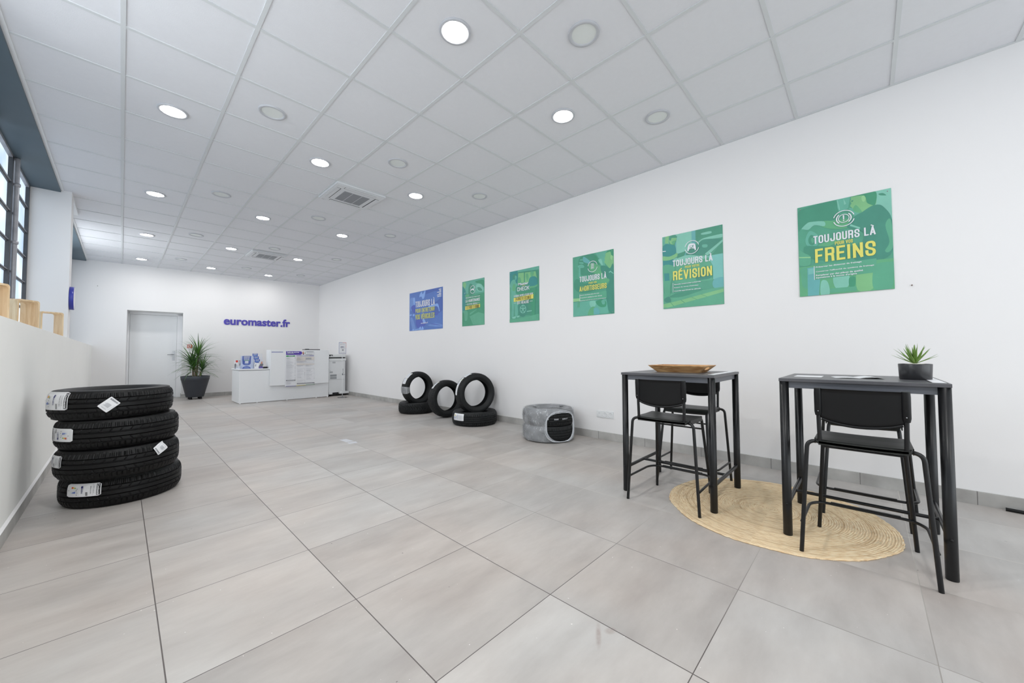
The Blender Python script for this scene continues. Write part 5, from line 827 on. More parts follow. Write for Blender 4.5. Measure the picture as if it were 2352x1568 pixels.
# ------------------------------------------------------------------ bar tables
def bar_table(label, loc, on_rug):
    t_ = thing('bar_table', label, 'table', loc, 0, 'black bar tables'); H = .92
    q = MB(); q.box(-.335, .335, -.335, .335, H-.018, H, BLKTOP); q.build('tabletop', t_, bevel=.0015)
    q = MB()
    for (a, b_, c_, d_) in ((-.313, -.301, -.29, .29), (.301, .313, -.29, .29), (-.29, .29, -.313, -.301), (-.29, .29, .301, .313)): q.box(a, b_, c_, d_, H-.056, H-.0185, APRON)
    q.build('apron', t_)
    for k, (x, y) in enumerate(((-1, -1), (-1, 1), (1, -1), (1, 1))):
        z0 = on_rug[k]; q = MB(); X, Y = x*.3125, y*.3125
        q.lathe([(0, z0), (.0215, z0), (.0228, z0+.003), (.0228, H-.0188), (0, H-.0188)], BLK, 28, Matrix.Translation((X, Y, 0)))
        lg = q.build('leg', t_)
        q = MB(); q.lathe([(0, .005), (.004, .004), (.006, .002), (.007, 0)], BLKPL, 16, Matrix.Translation((X-.0222, Y, .19)) @ Matrix.Rotation(-pi/2, 4, 'Y')); q.build('screw', lg)
    for y in (-1, 1):
        q = MB(); Y = y*.3125; q.tube([(-.293, Y, .186), (-.262, Y, .180), (.262, Y, .180), (.293, Y, .186)], [.010, .0125, .0125, .010], BLK, 12); q.build('side_rail', t_)
    q = MB(); q.tube([(0.0, -.303, .180), (0.0, .303, .180)], .0098, BLK, 12); q.build('cross_rail', t_)
    return t_
bar_table('black square bar table under the FREINS poster, with the small succulent on it', (3.028, .045, 0), (0, RZ, 0, RZ))
bar_table('black square bar table farther from the camera, with the wooden tray on it', (3.063, 1.073, 0), (RZ, 0, RZ, 0))

# ------------------------------------------------------------------ bar stools
def seat_mesh():
    q = MB(); prof_t = [(-.168, .607), (-.150, .613), (-.09, .6145), (0, .614), (.07, .616), (.115, .617), (.145, .613), (.163, .603), (.172, .588)]
    th = .015; NY = 10; vs = []
    def hw(x): return .180-.010*max(0, (abs(x)-.13)/.04)**2
    cols = []
    for x, z in prof_t:
        for top in (0, 1):
            pass
    n = len(prof_t)
    for j in range(NY+1):
        t = -1+2*j/NY
        for side_ in (0, 1):
            for x, z in prof_t:
                y = t*hw(x); sag = -.004*(1-t*t)
                dx, dz = (0, -th) if x < .14 else (-th*.7, -th*.6)
                vs.append((x+(dx if side_ else 0), y, z+sag+(dz if side_ else 0)))
    fs = []
    W_ = 2*n
    for j in range(NY):
        a, b_ = j*W_, (j+1)*W_
        for k in range(n-1):
            fs.append((a+k, a+k+1, b_+k+1, b_+k)); fs.append((a+n+k, b_+n+k, b_+n+k+1, a+n+k+1))
        fs.append((a, b_, b_+n, a+n)); fs.append((a+n-1, a+2*n-1, b_+2*n-1, b_+n-1))
    for base, rev in ((0, 0), (NY*W_, 1)):
        for k in range(n-1):
            f_ = (base+k, base+n+k, base+n+k+1, base+k+1); fs.append(f_ if not rev else f_[::-1])
    q.add(vs, fs, SEATM, False)
    # side skirts folded down
    for s_ in (-1, 1):
        q.box(-.12, .13, s_*.181-.003, s_*.181+.003, .582, .612, SEATM)
    # rear lip
    q.box(-.168, -.160, -.165, .165, .585, .607, SEATM); return q
def back_mesh():
    q = MB(); NX, NZ = 16, 8; th = .007; vs = []; hw_ = .168
    def pt(i, j, s_):
        t = -1+2*i/NX; y = t*hw_; edge = max(0, abs(t)-.86)/.14
        zb = .738-.038*(1-t*t)**.8 + (.022*edge**2 if edge > 0 else 0); zt = .882-.006*edge**3
        z = zb+(zt-zb)*j/NZ; x = -.176-.018*(1-t*t)*1.0+(.010 if s_ else 0)*1.0+.004
        return (x-(z-.8)*.06, y, z)
    for s_ in (0, 1):
        for i in range(NX+1):
            for j in range(NZ+1): vs.append(pt(i, j, s_))
    fs = []; w_ = NZ+1; o_ = (NX+1)*w_
    for i in range(NX):
        for j in range(NZ):
            fs.append((i*w_+j, i*w_+j+1, (i+1)*w_+j+1, (i+1)*w_+j)); fs.append((o_+i*w_+j, o_+(i+1)*w_+j, o_+(i+1)*w_+j+1, o_+i*w_+j+1))
        for j in (0, NZ): fs.append((i*w_+j, (i+1)*w_+j, o_+(i+1)*w_+j, o_+i*w_+j))
    for i in (0, NX):
        for j in range(NZ): fs.append((i*w_+j, i*w_+j+1, o_+i*w_+j+1, o_+i*w_+j))
    q.add(vs, fs, BLKPL, True)
    # bottom rolled edge
    pts = []
    for i in range(1, NX): a = pt(i, 0, 0); pts.append((a[0]+.004, a[1], a[2]-.002))
    q.tube(pts, .0075, BLKPL, 8)
    # sleeves over the posts
    for s_ in (-1, 1):
        q.tube([(-.166, s_*.160, .742), (-.168, s_*.160, .76), (-.174, s_*.160, .86), (-.175, s_*.160, .884)], [.0135, .0165, .0165, .0150], BLKPL, 16)
    return q
def stool():
    t_ = thing('bar_stool', 'x', 'bar stool', (0, 0, 0), 0, 'black bar stools')
    seat_mesh().build('seat', t_, bevel=.002); bk = back_mesh().build('backrest', t_)
    for s_ in (-1, 1):
        q = MB(); q.lathe([(0, .002), (.002, .0018), (.003, 0)], CHROME, 12, Matrix.Translation((-.1835, s_*.160, .765)) @ Matrix.Rotation(-pi/2, 4, 'Y')); q.build('screw', bk)
    for s_ in (-1, 1):
        q = MB(); q.tube(fillet([(-.172, s_*.247, 0), (-.150, s_*.212, .595), (-.125, s_*.150, .600), (-.05, s_*.150, .597)], .065), .0098, BLK, 14); q.build('leg', t_)
        q = MB(); q.tube(fillet([(.252, s_*.203, 0), (.172, s_*.165, .592), (.05, s_*.150, .597)], .03), .0098, BLK, 14); q.build('leg', t_)
        q = MB(); q.tube(fillet([(-.09, s_*.158, .594), (-.160, s_*.158, .592), (-.166, s_*.160, .745)], .03), .0095, BLK, 14); q.build('back_post', t_)
    q = MB(); q.tube([(.180, -.166, .513), (.180, .166, .513)], .0058, BLK, 10); q.build('seat_rod', t_)
    q = MB(); q.tube(fillet([(-.160, -.243, .163), (.165, -.238, .165), (.226, -.19, .168), (.226, .19, .168), (.165, .238, .165), (-.160, .243, .163)], .06), .0078, BLK, 12)
    fr_ = q.build('footrest', t_)
    q = MB(); q.box(.216, .236, -.145, .145, .1735, .179, BLKPL); q.build('foot_pad', fr_, bevel=.002)
    return t_
A_ = stool(); A_.location = (2.712, .030, 0); A_['label'] = 'black bar stool with its back to the camera, at the table with the succulent'
dup(A_, (3.49, .030, 0), (0, 0, pi), 'black bar stool on the wall side of the table with the succulent')
dup(A_, (2.772, 1.052, 0), (0, 0, 0), 'black bar stool with its back to the camera, at the table with the wooden tray')
dup(A_, (3.352, 1.085, 0), (0, 0, pi), 'black bar stool on the wall side of the table with the wooden tray')
for o in bpy.data.objects:       # stool feet that stand on the rug rest on its surface: the rug is compressed under them
    pass

# ------------------------------------------------------------------ things on the tables
TZ = .92
# wooden tray
tr = thing('wooden_tray', 'flared rectangular wooden tray with cut-out handles on the farther bar table', 'tray', (3.085, 1.068, TZ), 0)
bx, by, tx_, ty_, hh, th = .10, .155, .143, .212, .052, .009
q = MB(); q.box(-bx, bx, -by, by, 0, .008, WOODT); q.build('base', tr)
def slab(P4, nrm, holes=None):
    q_ = MB(); P4 = [Vector(p) for p in P4]; nrm = Vector(nrm)
    if not holes:
        q_.add(P4+[p+nrm for p in P4], [(0, 1, 2, 3), (7, 6, 5, 4), (0, 4, 5, 1), (1, 5, 6, 2), (2, 6, 7, 3), (3, 7, 4, 0)], WOODT); return q_
    a, b_, c_, d_ = P4     # bottom a-b, top d-c ; hole as rounded slot
    def uv(u, v): return (a*(1-u)+b_*u)*(1-v)+(d_*(1-u)+c_*u)*v
    n_ = 24; hole = []; outer = []
    for k in range(n_):
        t = 2*pi*k/n_; hu, hv = .5+.19*math.copysign(abs(cos(t))**.6, cos(t)), .60+.22*math.copysign(abs(sin(t))**.8, sin(t)); hole.append((hu, hv))
        m_ = max(abs(cos(t)), abs(sin(t))); outer.append((.5+.5*cos(t)/m_, .5+.5*sin(t)/m_))
    vs_ = [uv(*p) for p in hole]+[uv(*p) for p in outer]; vs_ += [v+nrm for v in vs_]; fs_ = []; N2 = 2*n_
    for k in range(n_):
        l = (k+1) % n_; fs_ += [(k, l, n_+l, n_+k), (N2+k, N2+n_+k, N2+n_+l, N2+l), (k, N2+k, N2+l, l), (n_+k, n_+l, N2+n_+l, N2+n_+k)]
    q_.add(vs_, fs_, WOODT); return q_
slab([(-bx, -by, 0), (-bx, by, 0), (-tx_, ty_, hh), (-tx_, -ty_, hh)], (th, 0, .003)).build('side_panel', tr)
slab([(bx, by, 0), (bx, -by, 0), (tx_, -ty_, hh), (tx_, ty_, hh)], (-th, 0, .003)).build('side_panel', tr)
slab([(bx, -by, 0), (-bx, -by, 0), (-tx_, -ty_, hh), (tx_, -ty_, hh)], (0, th, .003), True).build('handle_panel', tr)
slab([(-bx, by, 0), (bx, by, 0), (tx_, ty_, hh), (-tx_, ty_, hh)], (0, -th, .003), True).build('handle_panel', tr)
# succulent
sp = thing('succulent_plant', 'small green spiky succulent in a black cylindrical pot on the nearer bar table', 'plant', (3.035, -.195, TZ))
q = MB(); q.lathe([(0, 0), (.060, 0), (.063, .003), (.0665, .083), (.0655, .086), (.062, .086), (.060, .078), (0, .078)], POTB, 56); q.build('pot', sp)
q = MB(); q.lathe([(.061, .079), (.045, .084), (.02, .088), (0, .089)], GRAVEL, 24); q.build('gravel', sp)
q = MB(); rnd = random.Random(4)
def blade(q, base, az_, el, L_, w0_, curl, mat, n=8, thick=.25, droop=0):
    h_ = Vector((cos(az_), sin(az_), 0)); sd = Vector((-sin(az_), cos(az_), 0)); p = Vector(base); vs_ = []; e = el
    for k in range(n+1):
        t = k/n; w_ = w0_*(1-t)**.7*min(1, .45+t*2.2) if k < n else .0004
        d_ = h_*cos(e)+Vector((0, 0, 1))*sin(e); nn = sd.cross(d_)
        vs_ += [p-sd*w_, p+nn*w_*thick, p+sd*w_, p-nn*w_*thick*.7]
        p = p+d_*L_/n; e += curl/n; e -= droop*t/n
    fs_ = []
    for k in range(n):
        for m_ in range(4): fs_.append((k*4+m_, k*4+(m_+1) % 4, k*4+4+(m_+1) % 4, k*4+4+m_))
    q.add(vs_, fs_, mat, True)
for ring, (cnt, el, L_, w0_) in enumerate(((9, .52, .105, .008), (9, .85, .112, .0085), (8, 1.12, .11, .009), (5, 1.42, .105, .009))):
    for k in range(cnt):
        blade(q, (0, 0, .087), 2*pi*k/cnt+ring*.4+rnd.uniform(-.15, .15), el+rnd.uniform(-.08, .08), L_*rnd.uniform(.88, 1.08), w0_, .35*rnd.uniform(-.3, 1), LEAFY, 8, .4)
q.build('leaves', sp)
# papers
def sheet(name, pts, label, mat, z=TZ, th=.0006, group=None, cat='paper'):
    q = MB(); q.add([(x, y, z) for x, y in pts]+[(x, y, z+th) for x, y in pts], [(3, 2, 1, 0), (4, 5, 6, 7), (0, 1, 5, 4), (1, 2, 6, 5), (2, 3, 7, 6), (3, 0, 4, 7)], mat)
    return q.build(name, label=label, cat=cat, group=group)
br = thing('folded_brochure', 'open folded brochure lying in the middle of the nearer bar table', 'brochure', (2.99, .045, TZ), rad(12))
q = MB(); vs = []
for i in range(9):
    t = i/8; y = -.105+.21*t; z = .001+.010*sin(pi*min(1, abs(t-.5)*2))*(.8 if t < .5 else .25)+.0005
    vs += [(-.075, y, z), (.075, y, z)]
q.add(vs, [(2*i, 2*i+1, 2*i+3, 2*i+2) for i in range(8)], ink('white'), True); q.add([(v[0], v[1], v[2]-.0012) for v in vs], [(2*i, 2*i+2, 2*i+3, 2*i+1) for i in range(8)], ink('lgrey'), True); q.build('pages', br)
q = MB(); q.box(-.05, .055, -.02, .06, .0125, .0129, ink('paleblue')); 
br2 = None
sheet('paper_sheet', [(2.93, .335), (3.11, .335), (3.11, .20), (2.93, .20)], 'white paper sheet at the left side of the nearer bar table', ink('white'))
def holder(cx_, cy_, label):
    t_ = thing('paper_strip', label, 'paper', (cx_, cy_, TZ)); q = MB(); q.box(-.30, .26, -.028, .028, 0, .0012, ink('black')); q.build('backing', t_)
    q = MB(); q.box(-.295, .255, -.023, .023, .0012, .0018, ink('white')); q.build('white_insert', t_)
holder(3.03, -.255, 'long white strip with a dark edge along the right side of the nearer bar table')
holder(3.09, .775, 'long white strip with a dark edge along the right side of the farther bar table')

# ------------------------------------------------------------------ tall plant in a tapered pot
pl = thing('potted_dracaena', 'tall spiky dracaena in a big anthracite pot beside the door', 'plant', (1.258, 11.86, 0))
q = MB(); q.lathe([(0, .055), (.165, .055), (.172, .06), (.262, .462), (.268, .464), (.278, .555), (.275, .558), (.262, .558), (.258, .50), (0, .50)], CHAR, 64); q.build('pot', pl)
q = MB(); q.lathe([(.259, .505), (.15, .512), (0, .515)], SOIL, 24); q.build('soil', pl)
for k in range(4):
    a = pi/4+k*pi/2; q = MB(); T = Matrix.Translation((.13*cos(a), .13*sin(a), .0)); q.lathe([(0, 0), (.03, 0), (.032, .004), (.032, .05), (.026, .056), (0, .056)], BLKPL, 16, T); q.build('caster', pl)
rnd = random.Random(11)
stems = [((.02, .0), (.045, .02), .53), ((-.04, .02), (-.05, .0), .36), ((.0, -.04), (-.02, -.03), .26), ((.07, -.02), (.1, -.03), .16)]
for (x, y), (x2, y2), H_ in stems:
    q = MB(); q.tube([(x, y, .505), ((x+x2)/2, (y+y2)/2, .505+H_*.5), (x2, y2, .505+H_)], [.018, .016, .013], BARK, 10); q.build('stem', pl)
def crown(x, y, z, n_, L_, spread0=.1):
    q = MB()
    for k in range(n_):
        az_ = k*2.399+rnd.uniform(-.3, .3); t = k/n_; el = 1.35-1.35*t+rnd.uniform(-.2, .15); LL = L_*rnd.uniform(.8, 1.12)
        zz = z+.10-.16*t
        blade(q, (x, y, zz), az_, el, LL, .0155, -.9*rnd.uniform(.5, 1.3)*(.6+t*.5), LEAF if rnd.random() < .55 else LEAF2, 9, .15, droop=.35*rnd.random())
    q.build('foliage', pl)
crown(.045, .02, 1.0, 64, .54); crown(-.09, 0, .84, 40, .46); crown(-.04, -.03, .72, 64, .52); crown(.12, -.03, .66, 44, .46)

# ------------------------------------------------------------------ reception counter
rc = thing('reception_counter', 'white two-level reception counter in front of the back wall', 'counter', (0, 0, 0))
CX0, CX1, CY0, CY1 = 1.762, 3.628, 9.85, 10.60
q = MB(); q.box(CX0+.012, CX1, CY0+.008, CY0+.027, .014, .722, WHITEL); q.build('front_panel', rc, bevel=.002)
q = MB(); q.box(CX0+.012, CX0+.030, CY0+.0275, CY1, .014, .722, WHITEL); q.build('side_panel', rc, bevel=.002)
q = MB(); q.box(CX1-.018, CX1, CY0+.0275, CY1, .014, .722, WHITEL); q.build('side_panel', rc, bevel=.002)
q = MB(); q.box(CX0-.004, CX1, CY0-.002, CY1+.01, .731, .756, WHITEL); q.build('worktop', rc, bevel=.002)
q = MB(); q.box(CX0+.014, CX1-.002, CY0+.012, CY1-.01, .722, .731, DARK); q.build('shadow_gap', rc)
q = MB(); hx0, hx1 = 2.337, 3.600; q.box(hx0, hx1, 9.782, 9.802, .362, 1.178, WHITEL); q.box(hx0+.002, hx0+.02, 9.802, 9.85, .364, 1.15, WHITEL); q.build('raised_front', rc, bevel=.0015)
q = MB(); q.box(hx0, hx0+.02, 9.86, 10.15, .7565, 1.15, WHITEL); q.box(hx1-.02, hx1, 9.86, 10.15, .7565, 1.15, WHITEL); q.build('raised_side', rc)
q = MB(); q.box(hx0, hx1+.004, 9.803, 10.155, 1.15, 1.178, WHITEL); q.build('upper_shelf', rc, bevel=.002)
for x in (1.80, 2.11, 2.70, 3.34, 3.60):
    q = MB(); q.box(x-.012, x+.012, CY0+.003, CY0+.04, 0, .014, WHITEP); q.build('foot', rc)
q = MB(); q.box(2.84, 2.847, CY0+.005, CY0+.008, .055, .062, GREYP); q.build('cable_hole', rc)
# stickers on the counter
q = MB(); q.box(2.352, 2.585, 9.7806, 9.782, 1.118, 1.135, M('muted_blue', S(118, 126, 178), .5)); q.build('counter_strip', label='short blue strip stuck at the top left of the raised counter front', cat='sticker')
# price board: three hanging panels
pb = thing('price_poster', 'white price list poster with a violet heading hanging on the raised counter front', 'poster', (2.632, 9.776, .33))
q = MB(); fr = lambda u, v, d_: Vector((u, .0-d_, v)); PW, PH = .625, .825
q.box(0, .218, .0, .003, .0, PH, ink('white')); q.box(.219, .419, .0, .003, .005, PH, ink('white')); q.box(.420, PW, .0, .003, .012, PH, ink('white'))
P = Print(q, fr, PW, PH, .0003)
P.poly([(.02, .885), (.50, .885), (.545, .9), (.57, .94), (.545, .98), (.50, .99), (.02, .99)], ink('violet'))
P.text('Tarifs des services', .05, .945, .46, .978, ink('white'), .04); P.rect(.05, .92, .28, .938, ink('grey')); P.rect(.05, .898, .46, .908, ink('dviolet'))
P.poly([(.575, .90), (.62, .89), (.64, .93), (.61, .985), (.58, .97)], ink('skin')); P.poly([(.59, .89), (.63, .89), (.62, .92), (.6, .92)], ink('navy'))
P.rect(.66, .885, .99, .99, ink('lgrey')); P.rect(.68, .91, .97, .965, ink('white')); P.rect(.665, .925, .69, .95, ink('green')); P.rect(.72, .968, .96, .98, ink('dgrey')); P.rect(.72, .935, .95, .942, ink('dgrey')); P.rect(.7, .888, .93, .897, ink('dgrey'))
P.poly([(.02, .84), (.05, .835), (.30, .838), (.335, .855), (.31, .868), (.05, .87), (.02, .862)], ink('gband')); P.rect(.10, .848, .26, .858, ink('lgrey'))
P.rect(.365, .853, .985, .868, ink('dviolet')); P.rect(.54, .857, .82, .864, ink('lgrey'))
rn = random.Random(3)
def para(u0, u1, v0, v1, dense, col='lgrey', amt=False):
    v = v1
    while v > v0:
        L_ = rn.uniform(.35, .95); P.rect(u0, v-.0045, u0+(u1-u0-.03)*L_, v, ink(col if rn.random() < .8 else 'grey'))
        if amt and rn.random() < .6: P.rect(u1-.022, v-.006, u1-.004, v, ink('grey'))
        v -= dense
para(.03, .335, .19, .82, .0135, amt=True); para(.03, .335, .055, .145, .011)
P.rect(.02, .155, .335, .18, ink('dgrey')); P.rect(.05, .163, .30, .172, ink('lgrey'))
P.rect(.365, .72, .66, .83, ink('beige')); P.rect(.67, .74, .985, .83, ink('beige')); P.rect(.68, .75, .88, .80, ink('grey'))
para(.375, .66, .73, .82, .012, 'grey'); para(.37, .98, .66, .715, .012, amt=True)
P.rect(.365, .60, .66, .64, ink('beige')); P.rect(.67, .60, .985, .63, ink('beige')); para(.38, .66, .53, .59, .012); para(.68, .98, .53, .60, .012, amt=True)
for (u0, u1, v0, v1) in ((.365, .655, .20, .49), (.675, .985, .17, .49), (.365, .655, .09, .16)):
    P.rect(u0, v1, u1, v1+.004, ink('grey')); para(u0+.015, u1, v0, v1-.02, .0135, amt=True)
P.rect(.37, .055, .985, .08, ink('dgrey')); P.rect(.40, .063, .90, .072, ink('grey')); P.rect(.95, .02, .975, .035, ink('dgrey'))
P.rect(0, .0, .345, .014, M('muted_violet', S(110, 110, 160), .5)); P.rect(.352, .008, .665, .022, M('muted_yellow', S(206, 196, 112), .5)); P.rect(.675, .017, 1, .030, M('muted_green', S(130, 168, 140), .5))
q.build('printed_panels', pb)
# items on the low counter
WT = .756
# a: leaflet rack with tyre pictures
t_ = thing('leaflet_holder', 'small clear leaflet holder with red and tyre-picture leaflets, leftmost on the counter', 'leaflet holder', (1.80, 10.12, WT))
q = MB(); q.box(-.075, .065, 0, .004, 0, .175, ACRYL); q.box(-.075, .065, -.04, .0, 0, .004, ACRYL); q.box(-.075, .065, -.042, -.039, 0, .05, ACRYL); q.build('clear_stand', t_)
q = MB(); q.box(-.068, -.005, -.006, -.002, .005, .20, ink('white')); P = Print(q, lambda u, v, d_: Vector((u-.068, -.006-d_, v+.005)), 1, 1, .0003)
P.rect(.02, .14, .06, .185, ink('red')); P.poly([(.0, .0), (.02, .0), (.03, .09), (.015, .12), (0, .1)], ink('dgrey')); P.rect(.03, .02, .055, .09, ink('lgrey')); q.build('leaflet', t_)
q = MB(); q.box(.0, .062, -.012, -.008, .005, .19, ink('lgrey')); P = Print(q, lambda u, v, d_: Vector((u, -.012-d_, v+.005)), 1, 1, .0003)
P.poly([(.02, .08), (.03, .07), (.05, .09), (.055, .12), (.045, .14), (.03, .13)], ink('dgrey')); P.rect(.02, .16, .028, .18, ink('red')); P.rect(.0, .0, .06, .05, ink('white')); q.build('leaflet', t_)
# b: blue counter display
t_ = thing('counter_display', 'tall white and blue cardboard display standing on the low counter', 'counter display', (1.83, 10.06, WT))
T = Matrix.Rotation(rad(0), 4, 'Z'); q = MB(); fr = lambda u, v, d_: Vector((u, .03-v*.12-d_+.0, v)); Wd, Hd = .245, .285
q.add([(0, .03, 0), (Wd, .03, 0), (Wd-.01, 0.0, Hd), (.005, 0.0, Hd), (0, .034, 0), (Wd, .034, 0), (Wd-.01, .004, Hd), (.005, .004, Hd)], [(0, 1, 2, 3), (7, 6, 5, 4), (0, 4, 5, 1), (1, 5, 6, 2), (2, 6, 7, 3), (3, 7, 4, 0)], ink('paleblue'))
P = Print(q, lambda u, v, d_: Vector((u, .03-.03*v/Hd-.0006-d_, v)), Wd, Hd, .0003)
pts = [(.13, 1.0), (.13, .75), (.16, .45)]+[(.47-.31*cos(a), .42-.16*sin(a)) for a in [pi*k/10 for k in range(11)]]+[(.79, .75), (.79, 1.0)]
P.poly(pts, ink('blue')); P.rect(.24, .90, .70, .96, ink('lgrey')); P.text('BESOIN DE', .24, .80, .68, .87, ink('white'), .04); P.text('RDV EN LIGNE', .26, .70, .66, .78, ink('white'), .04); P.rect(.26, .64, .68, .68, ink('y2'))
P.rect(.34, .44, .60, .61, ink('white')); P.rect(.34, .35, .58, .40, ink('lblue'))
P.poly([(.47-.33*cos(a), .0+.20*sin(a)) for a in [pi*k/10 for k in range(11)]], ink('blue')); P.rect(.3, .06, .64, .1, ink('lblue')); q.build('printed_card', t_)
q = MB(); q.box(-.01, Wd+.01, -.02, -.017, 0, Hd+.01, ACRYL); q.build('clear_cover', t_)
# c: three-tier leaflet dispenser
t_ = thing('leaflet_dispenser', 'three-tier leaflet dispenser with blue-headed leaflets on the low counter', 'leaflet holder', (2.06, 10.05, WT))
q = MB(); q.box(0, .2, .10, .104, 0, .335, ACRYL)
for k in range(3): q.box(0, .2, .075-.035*k, .078-.035*k, 0, .26-.075*k, ACRYL)
q.box(0, .2, -.02, .104, 0, .004, ACRYL); q.build('clear_rack', t_)
for k in range(3):
    q = MB(); y = .085-.035*k; z1 = .34-.065*k; x0_ = .015*k
    q.box(.005+x0_, .105+x0_, y, y+.006, .005, z1, ink('white')); P = Print(q, lambda u, v, d_: Vector((.005+x0_+u, y-d_, v)), 1, 1, .0003)
    P.poly([(0, z1), (0, z1-.055)]+[(.05-.05*cos(a), z1-.06-.02*sin(a)) for a in [pi*j/8 for j in range(9)]]+[(.1, z1)], ink('blue')); P.rect(.015, z1-.024, .085, z1-.008, ink('lgrey')); P.rect(.015, z1-.052, .085, z1-.036, ink('lblue'))
    q.build('leaflet', t_)
q = MB(); q.box(.11, .2, -.02, -.016, .004, .16, ink('lgrey')); q.box(.02, .11, -.02, -.016, .004, .12, ink('white')); P = Print(q, lambda u, v, d_: Vector((u, -.02-d_, v)), 1, 1, .0003)
P.poly([(.1, .02), (.17, .03), (.195, .09), (.17, .13), (.14, .11), (.11, .06)], ink('dgrey')); P.poly([(.14, .11), (.17, .10), (.18, .15), (.155, .158)], ink('skin')); P.poly([(.15+.045*cos(a), .005+.05*sin(a)) for a in [pi*k/8 for k in range(9)]], ink('dviolet')); P.poly([(.03, .06), (.05, .04), (.06, .09), (.045, .1)], ink('grey')); q.build('front_leaflet', t_)
# d: card terminal
t_ = thing('card_terminal', 'small black card terminal on the low counter against the raised part', 'card terminal', (2.275, 10.02, WT), rad(-20))
q = MB(); q.box(-.02, .05, -.08, .08, 0, .035, BLKPL, None, -.004, -.004); q.build('body', t_, bevel=.006)
q = MB(); q.box(-.012, .042, -.07, -.01, .0365, .038, DARK); q.build('keypad', t_); q = MB(); q.box(-.012, .042, .0, .05, .0365, .038, ink('dgrey')); q.build('screen', t_)
t_ = thing('receipt_printer', 'low black receipt box on the low counter between the leaflets and the raised part', 'printer', (2.205, 10.23, WT), 0)
q = MB(); q.box(-.05, .05, -.05, .05, 0, .05, BLKPL); q.build('body', t_, bevel=.006); q = MB(); q.box(-.035, .035, -.02, .02, .051, .053, DARK); q.build('lid', t_)
sheet('paper_sheet', [(1.98, 9.95), (2.07, 9.93), (2.07, 10.0), (1.99, 10.02)], 'grey leaflet lying flat on the low counter between the two displays', ink('grey'), WT)
# keyboard-like box on top of the raised part
t_ = thing('folder_stack', 'thin black folder lying on top of the raised counter', 'folder', (3.085, 9.90, 1.178))
q = MB(); q.box(0, .345, 0, .2, 0, .020, M('black_folder', S(48, 48, 48), .5)); q.build('cover', t_, bevel=.002); q = MB(); q.box(.03, .10, .02, .12, .0205, .032, ink('dgrey')); q.build('clip', t_, bevel=.004)

# ------------------------------------------------------------------ copier
cp = thing('office_copier', 'large white office copier against the right wall behind the counter', 'copier', (0, 0, 0))
x0_, x1_, y0_, y1_ = 3.655, 4.075, 9.92, 10.52
q = MB(); q.box(x0_, x1_-.03, y0_, y1_, .09, .905, WHITEP); q.build('body', cp, bevel=.006)
q = MB(); q.box(x1_-.03, x1_-.004, y0_+.01, y1_, .085, .93, WHITEP); q.build('side_cover', cp, bevel=.004)
q = MB(); q.box(x0_-.0, x1_+.006, y0_-.012, y1_, .905, .965, WHITEP, None, 0, 0); q.build('scanner_base', cp, bevel=.006)
q = MB(); q.box(x0_+.02, x1_-.02, y0_-.006, y1_-.01, .965, .995, DARK); q.build('scanner_gap', cp)
q = MB(); q.box(x0_, x1_+.004, y0_-.004, y1_-.01, .995, 1.075, WHITEP, None, -.006, -.006); q.build('document_feeder', cp, bevel=.008)
q = MB(); q.box(x0_+.004, x0_+.09, y0_-.008, y0_-.0055, 1.022, 1.06, DARK); q.build('feeder_slot', cp); q = MB(); q.box(x0_+.035, x0_+.08, y0_-.0105, y0_-.0085, 1.022, 1.04, ink('white')); q.build('paper_edge', cp)
for (a, b_, c_, d_) in ((.03, .19, .44, .49), (.03, .19, .50, .555), (.02, .095, .59, .635), (.02, .05, .645, .665), (.085, .16, .84, .88), (.335, .36, .635, .695), (.335, .36, .57, .625)):
    q = MB(); q.box(x0_+a, x0_+b_, y0_-.0015, y0_, c_, d_, GREYP)
    for k in range(5): zz = c_+(d_-c_)*(k+.5)/5; q.box(x0_+a, x0_+b_, y0_-.003, y0_-.0015, zz-.0015, zz+.0015, M('vent_slat', S(168, 172, 175), .5) if False else WHITEP)
    q.build('vent_grille', cp)
q = MB(); q.box(x0_+.01, x0_+.26, y0_-.006, y0_, .425, .58, WHITEP); q.build('access_panel', cp, bevel=.002)
for k, (a, b_, c_, d_) in enumerate(((.03, .19, .44, .49), (.03, .19, .50, .555))): q = MB(); q.box(x0_+a, x0_+b_, y0_-.0075, y0_-.006, c_, d_, GREYP); q.build('vent_grille', cp)
q = MB(); q.box(x0_+.004, x1_-.034, y0_-.002, y0_-.0005, .418, .422, GREYP); q.build('panel_seam', cp)
q = MB(); q.box(x0_+.26, x1_+.085, y0_-.03, y1_-.1, .05, .105, WHITEP); q.build('stabiliser_foot', cp, bevel=.008)
q = MB(); q.box(x0_, x0_+.085, y0_-.03, y1_-.1, .05, .10, WHITEP); q.build('stabiliser_foot', cp, bevel=.008)
for x in (x0_+.06, x1_-.04):
    for y in (y0_+.06, y1_-.16): q = MB(); q.tube([(x-.018, y, .025), (x+.018, y, .025)], .025, BLKPL, 16); q.build('caster', cp)
q = MB(); q.box(x0_+.01, x1_-.02, y0_+.04, y1_-.04, .03, .09, DARK); q.build('chassis', cp)
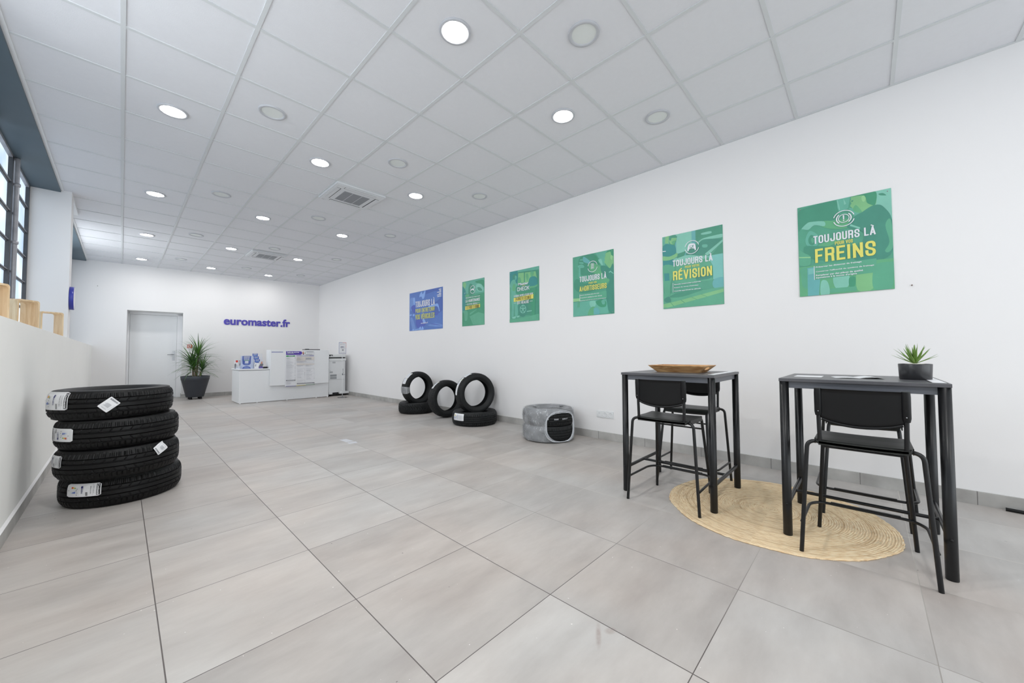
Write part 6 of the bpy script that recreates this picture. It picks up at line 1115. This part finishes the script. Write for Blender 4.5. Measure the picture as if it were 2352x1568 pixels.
# ------------------------------------------------------------------ sign on a pole
ss = thing('sign_stand', 'slim sign stand with a framed white notice in front of the copier', 'sign stand', (3.805, 9.44, 0))
q = MB(); q.lathe([(0, 0), (.115, 0), (.115, .005), (.0, .007)], glass_mat('clear_base', (.85, .87, .88, 1), .25), 40); q.build('base_plate', ss)
q = MB(); q.tube([(0, 0, .006), (0, 0, .09)], .011, CHROME, 12); q.build('socket', ss)
q = MB(); q.tube([(0, 0, .02), (-.014, 0, 1.09)], .0075, WHITEP, 12); q.build('pole', ss)
q = MB(); q.tube([(-.007, -.012, .555), (-.007, -.012, .595)], .011, ink('dgrey'), 10); q.tube([(-.007, -.01, .56), (.07, -.01, .572)], .005, GREYP, 8); q.build('clamp', ss)
q = MB(); W2, H2 = .19, .285; q.box(-.107, -.107+W2, -.012, -.004, 1.085, 1.085+H2, WHITEP); q.build('frame', ss, bevel=.003)
q = MB(); P = Print(q, lambda u, v, d_: Vector((-.1+u, -.0123-d_, 1.092+v)), .176, .271, .0003)
P.rect(0, 0, 1, 1, ink('white')); P.rect(.0, .0, .03, 1, ink('blue')); P.rect(.97, .5, 1, 1, ink('red')); P.rect(.97, 0, 1, .5, ink('dviolet')); P.rect(0, .975, .5, 1, ink('blue')); P.rect(.5, .975, 1, 1, ink('red')); P.rect(0, 0, 1, .02, ink('dviolet'))
P.arc(.25, .83, .07, 0, 360, .35, ink('grey')); P.rect(.38, .81, .8, .85, ink('lgrey')); P.text('AVIS', .2, .55, .62, .64, ink('navy'), .04); P.arc(.74, .62, .09, 0, 360, .2, ink('grey')); P.rect(.2, .49, .85, .515, ink('grey')); P.rect(.42, .24, .64, .38, ink('grey')); P.rect(.15, .06, .4, .08, ink('lgrey')); P.rect(.5, .06, .85, .08, ink('lgrey'))
q.build('notice', ss)

# ------------------------------------------------------------------ wooden display boxes on the ledge
def wbox(Nx, Ny, Fx, Fy, H_, dep_, label):
    a, b_ = Vector((Nx, Ny, 0)), Vector((Fx, Fy, 0)); e = (b_-a); L_ = e.length; e.normalize(); back = Vector((-e.y, e.x, 0))
    q = MB(); th = .014
    def sec(r):
        o_ = []; c_ = .022
        for (cx_, cz_, a0) in ((L_-r-c_, H_-r-c_, 0), (r+c_, H_-r-c_, 90), (r+c_, r+c_, 180), (L_-r-c_, r+c_, 270)):
            for k in range(5): t = rad(a0+90*k/4); o_.append((cx_+c_*cos(t), cz_+c_*sin(t)))
        return o_
    O, I = sec(0), sec(th); n_ = len(O)
    def P_(p, d_): v = a+e*p[0]+back*d_; return (v.x, v.y, LZ+p[1])
    vs_ = [P_(p, 0) for p in O]+[P_(p, 0) for p in I]+[P_(p, dep_) for p in O]+[P_(p, dep_) for p in I]; fs_ = []
    for k in range(n_):
        l = (k+1) % n_; fs_ += [(k, l, n_+l, n_+k), (2*n_+k, 3*n_+k, 3*n_+l, 2*n_+l), (k, 2*n_+k, 2*n_+l, l), (n_+k, n_+l, 3*n_+l, 3*n_+k)]
    q.add(vs_, fs_, WOODP); q.build('wooden_display_frame', label=label, cat='display box', group='wooden display frames on the ledge')
wbox(-.690, 4.43, -.580, 4.60, .315, .16, 'pale wooden open box frame on the ledge, cut by the left edge of the photo')
wbox(-.668, 5.65, -.556, 5.82, .312, .14, 'pale wooden open box frame on the ledge, the middle of the three')
wbox(-.648, 6.88, -.487, 7.0, .298, .12, 'pale wooden open box frame on the ledge, farthest of the three beside the pillar')
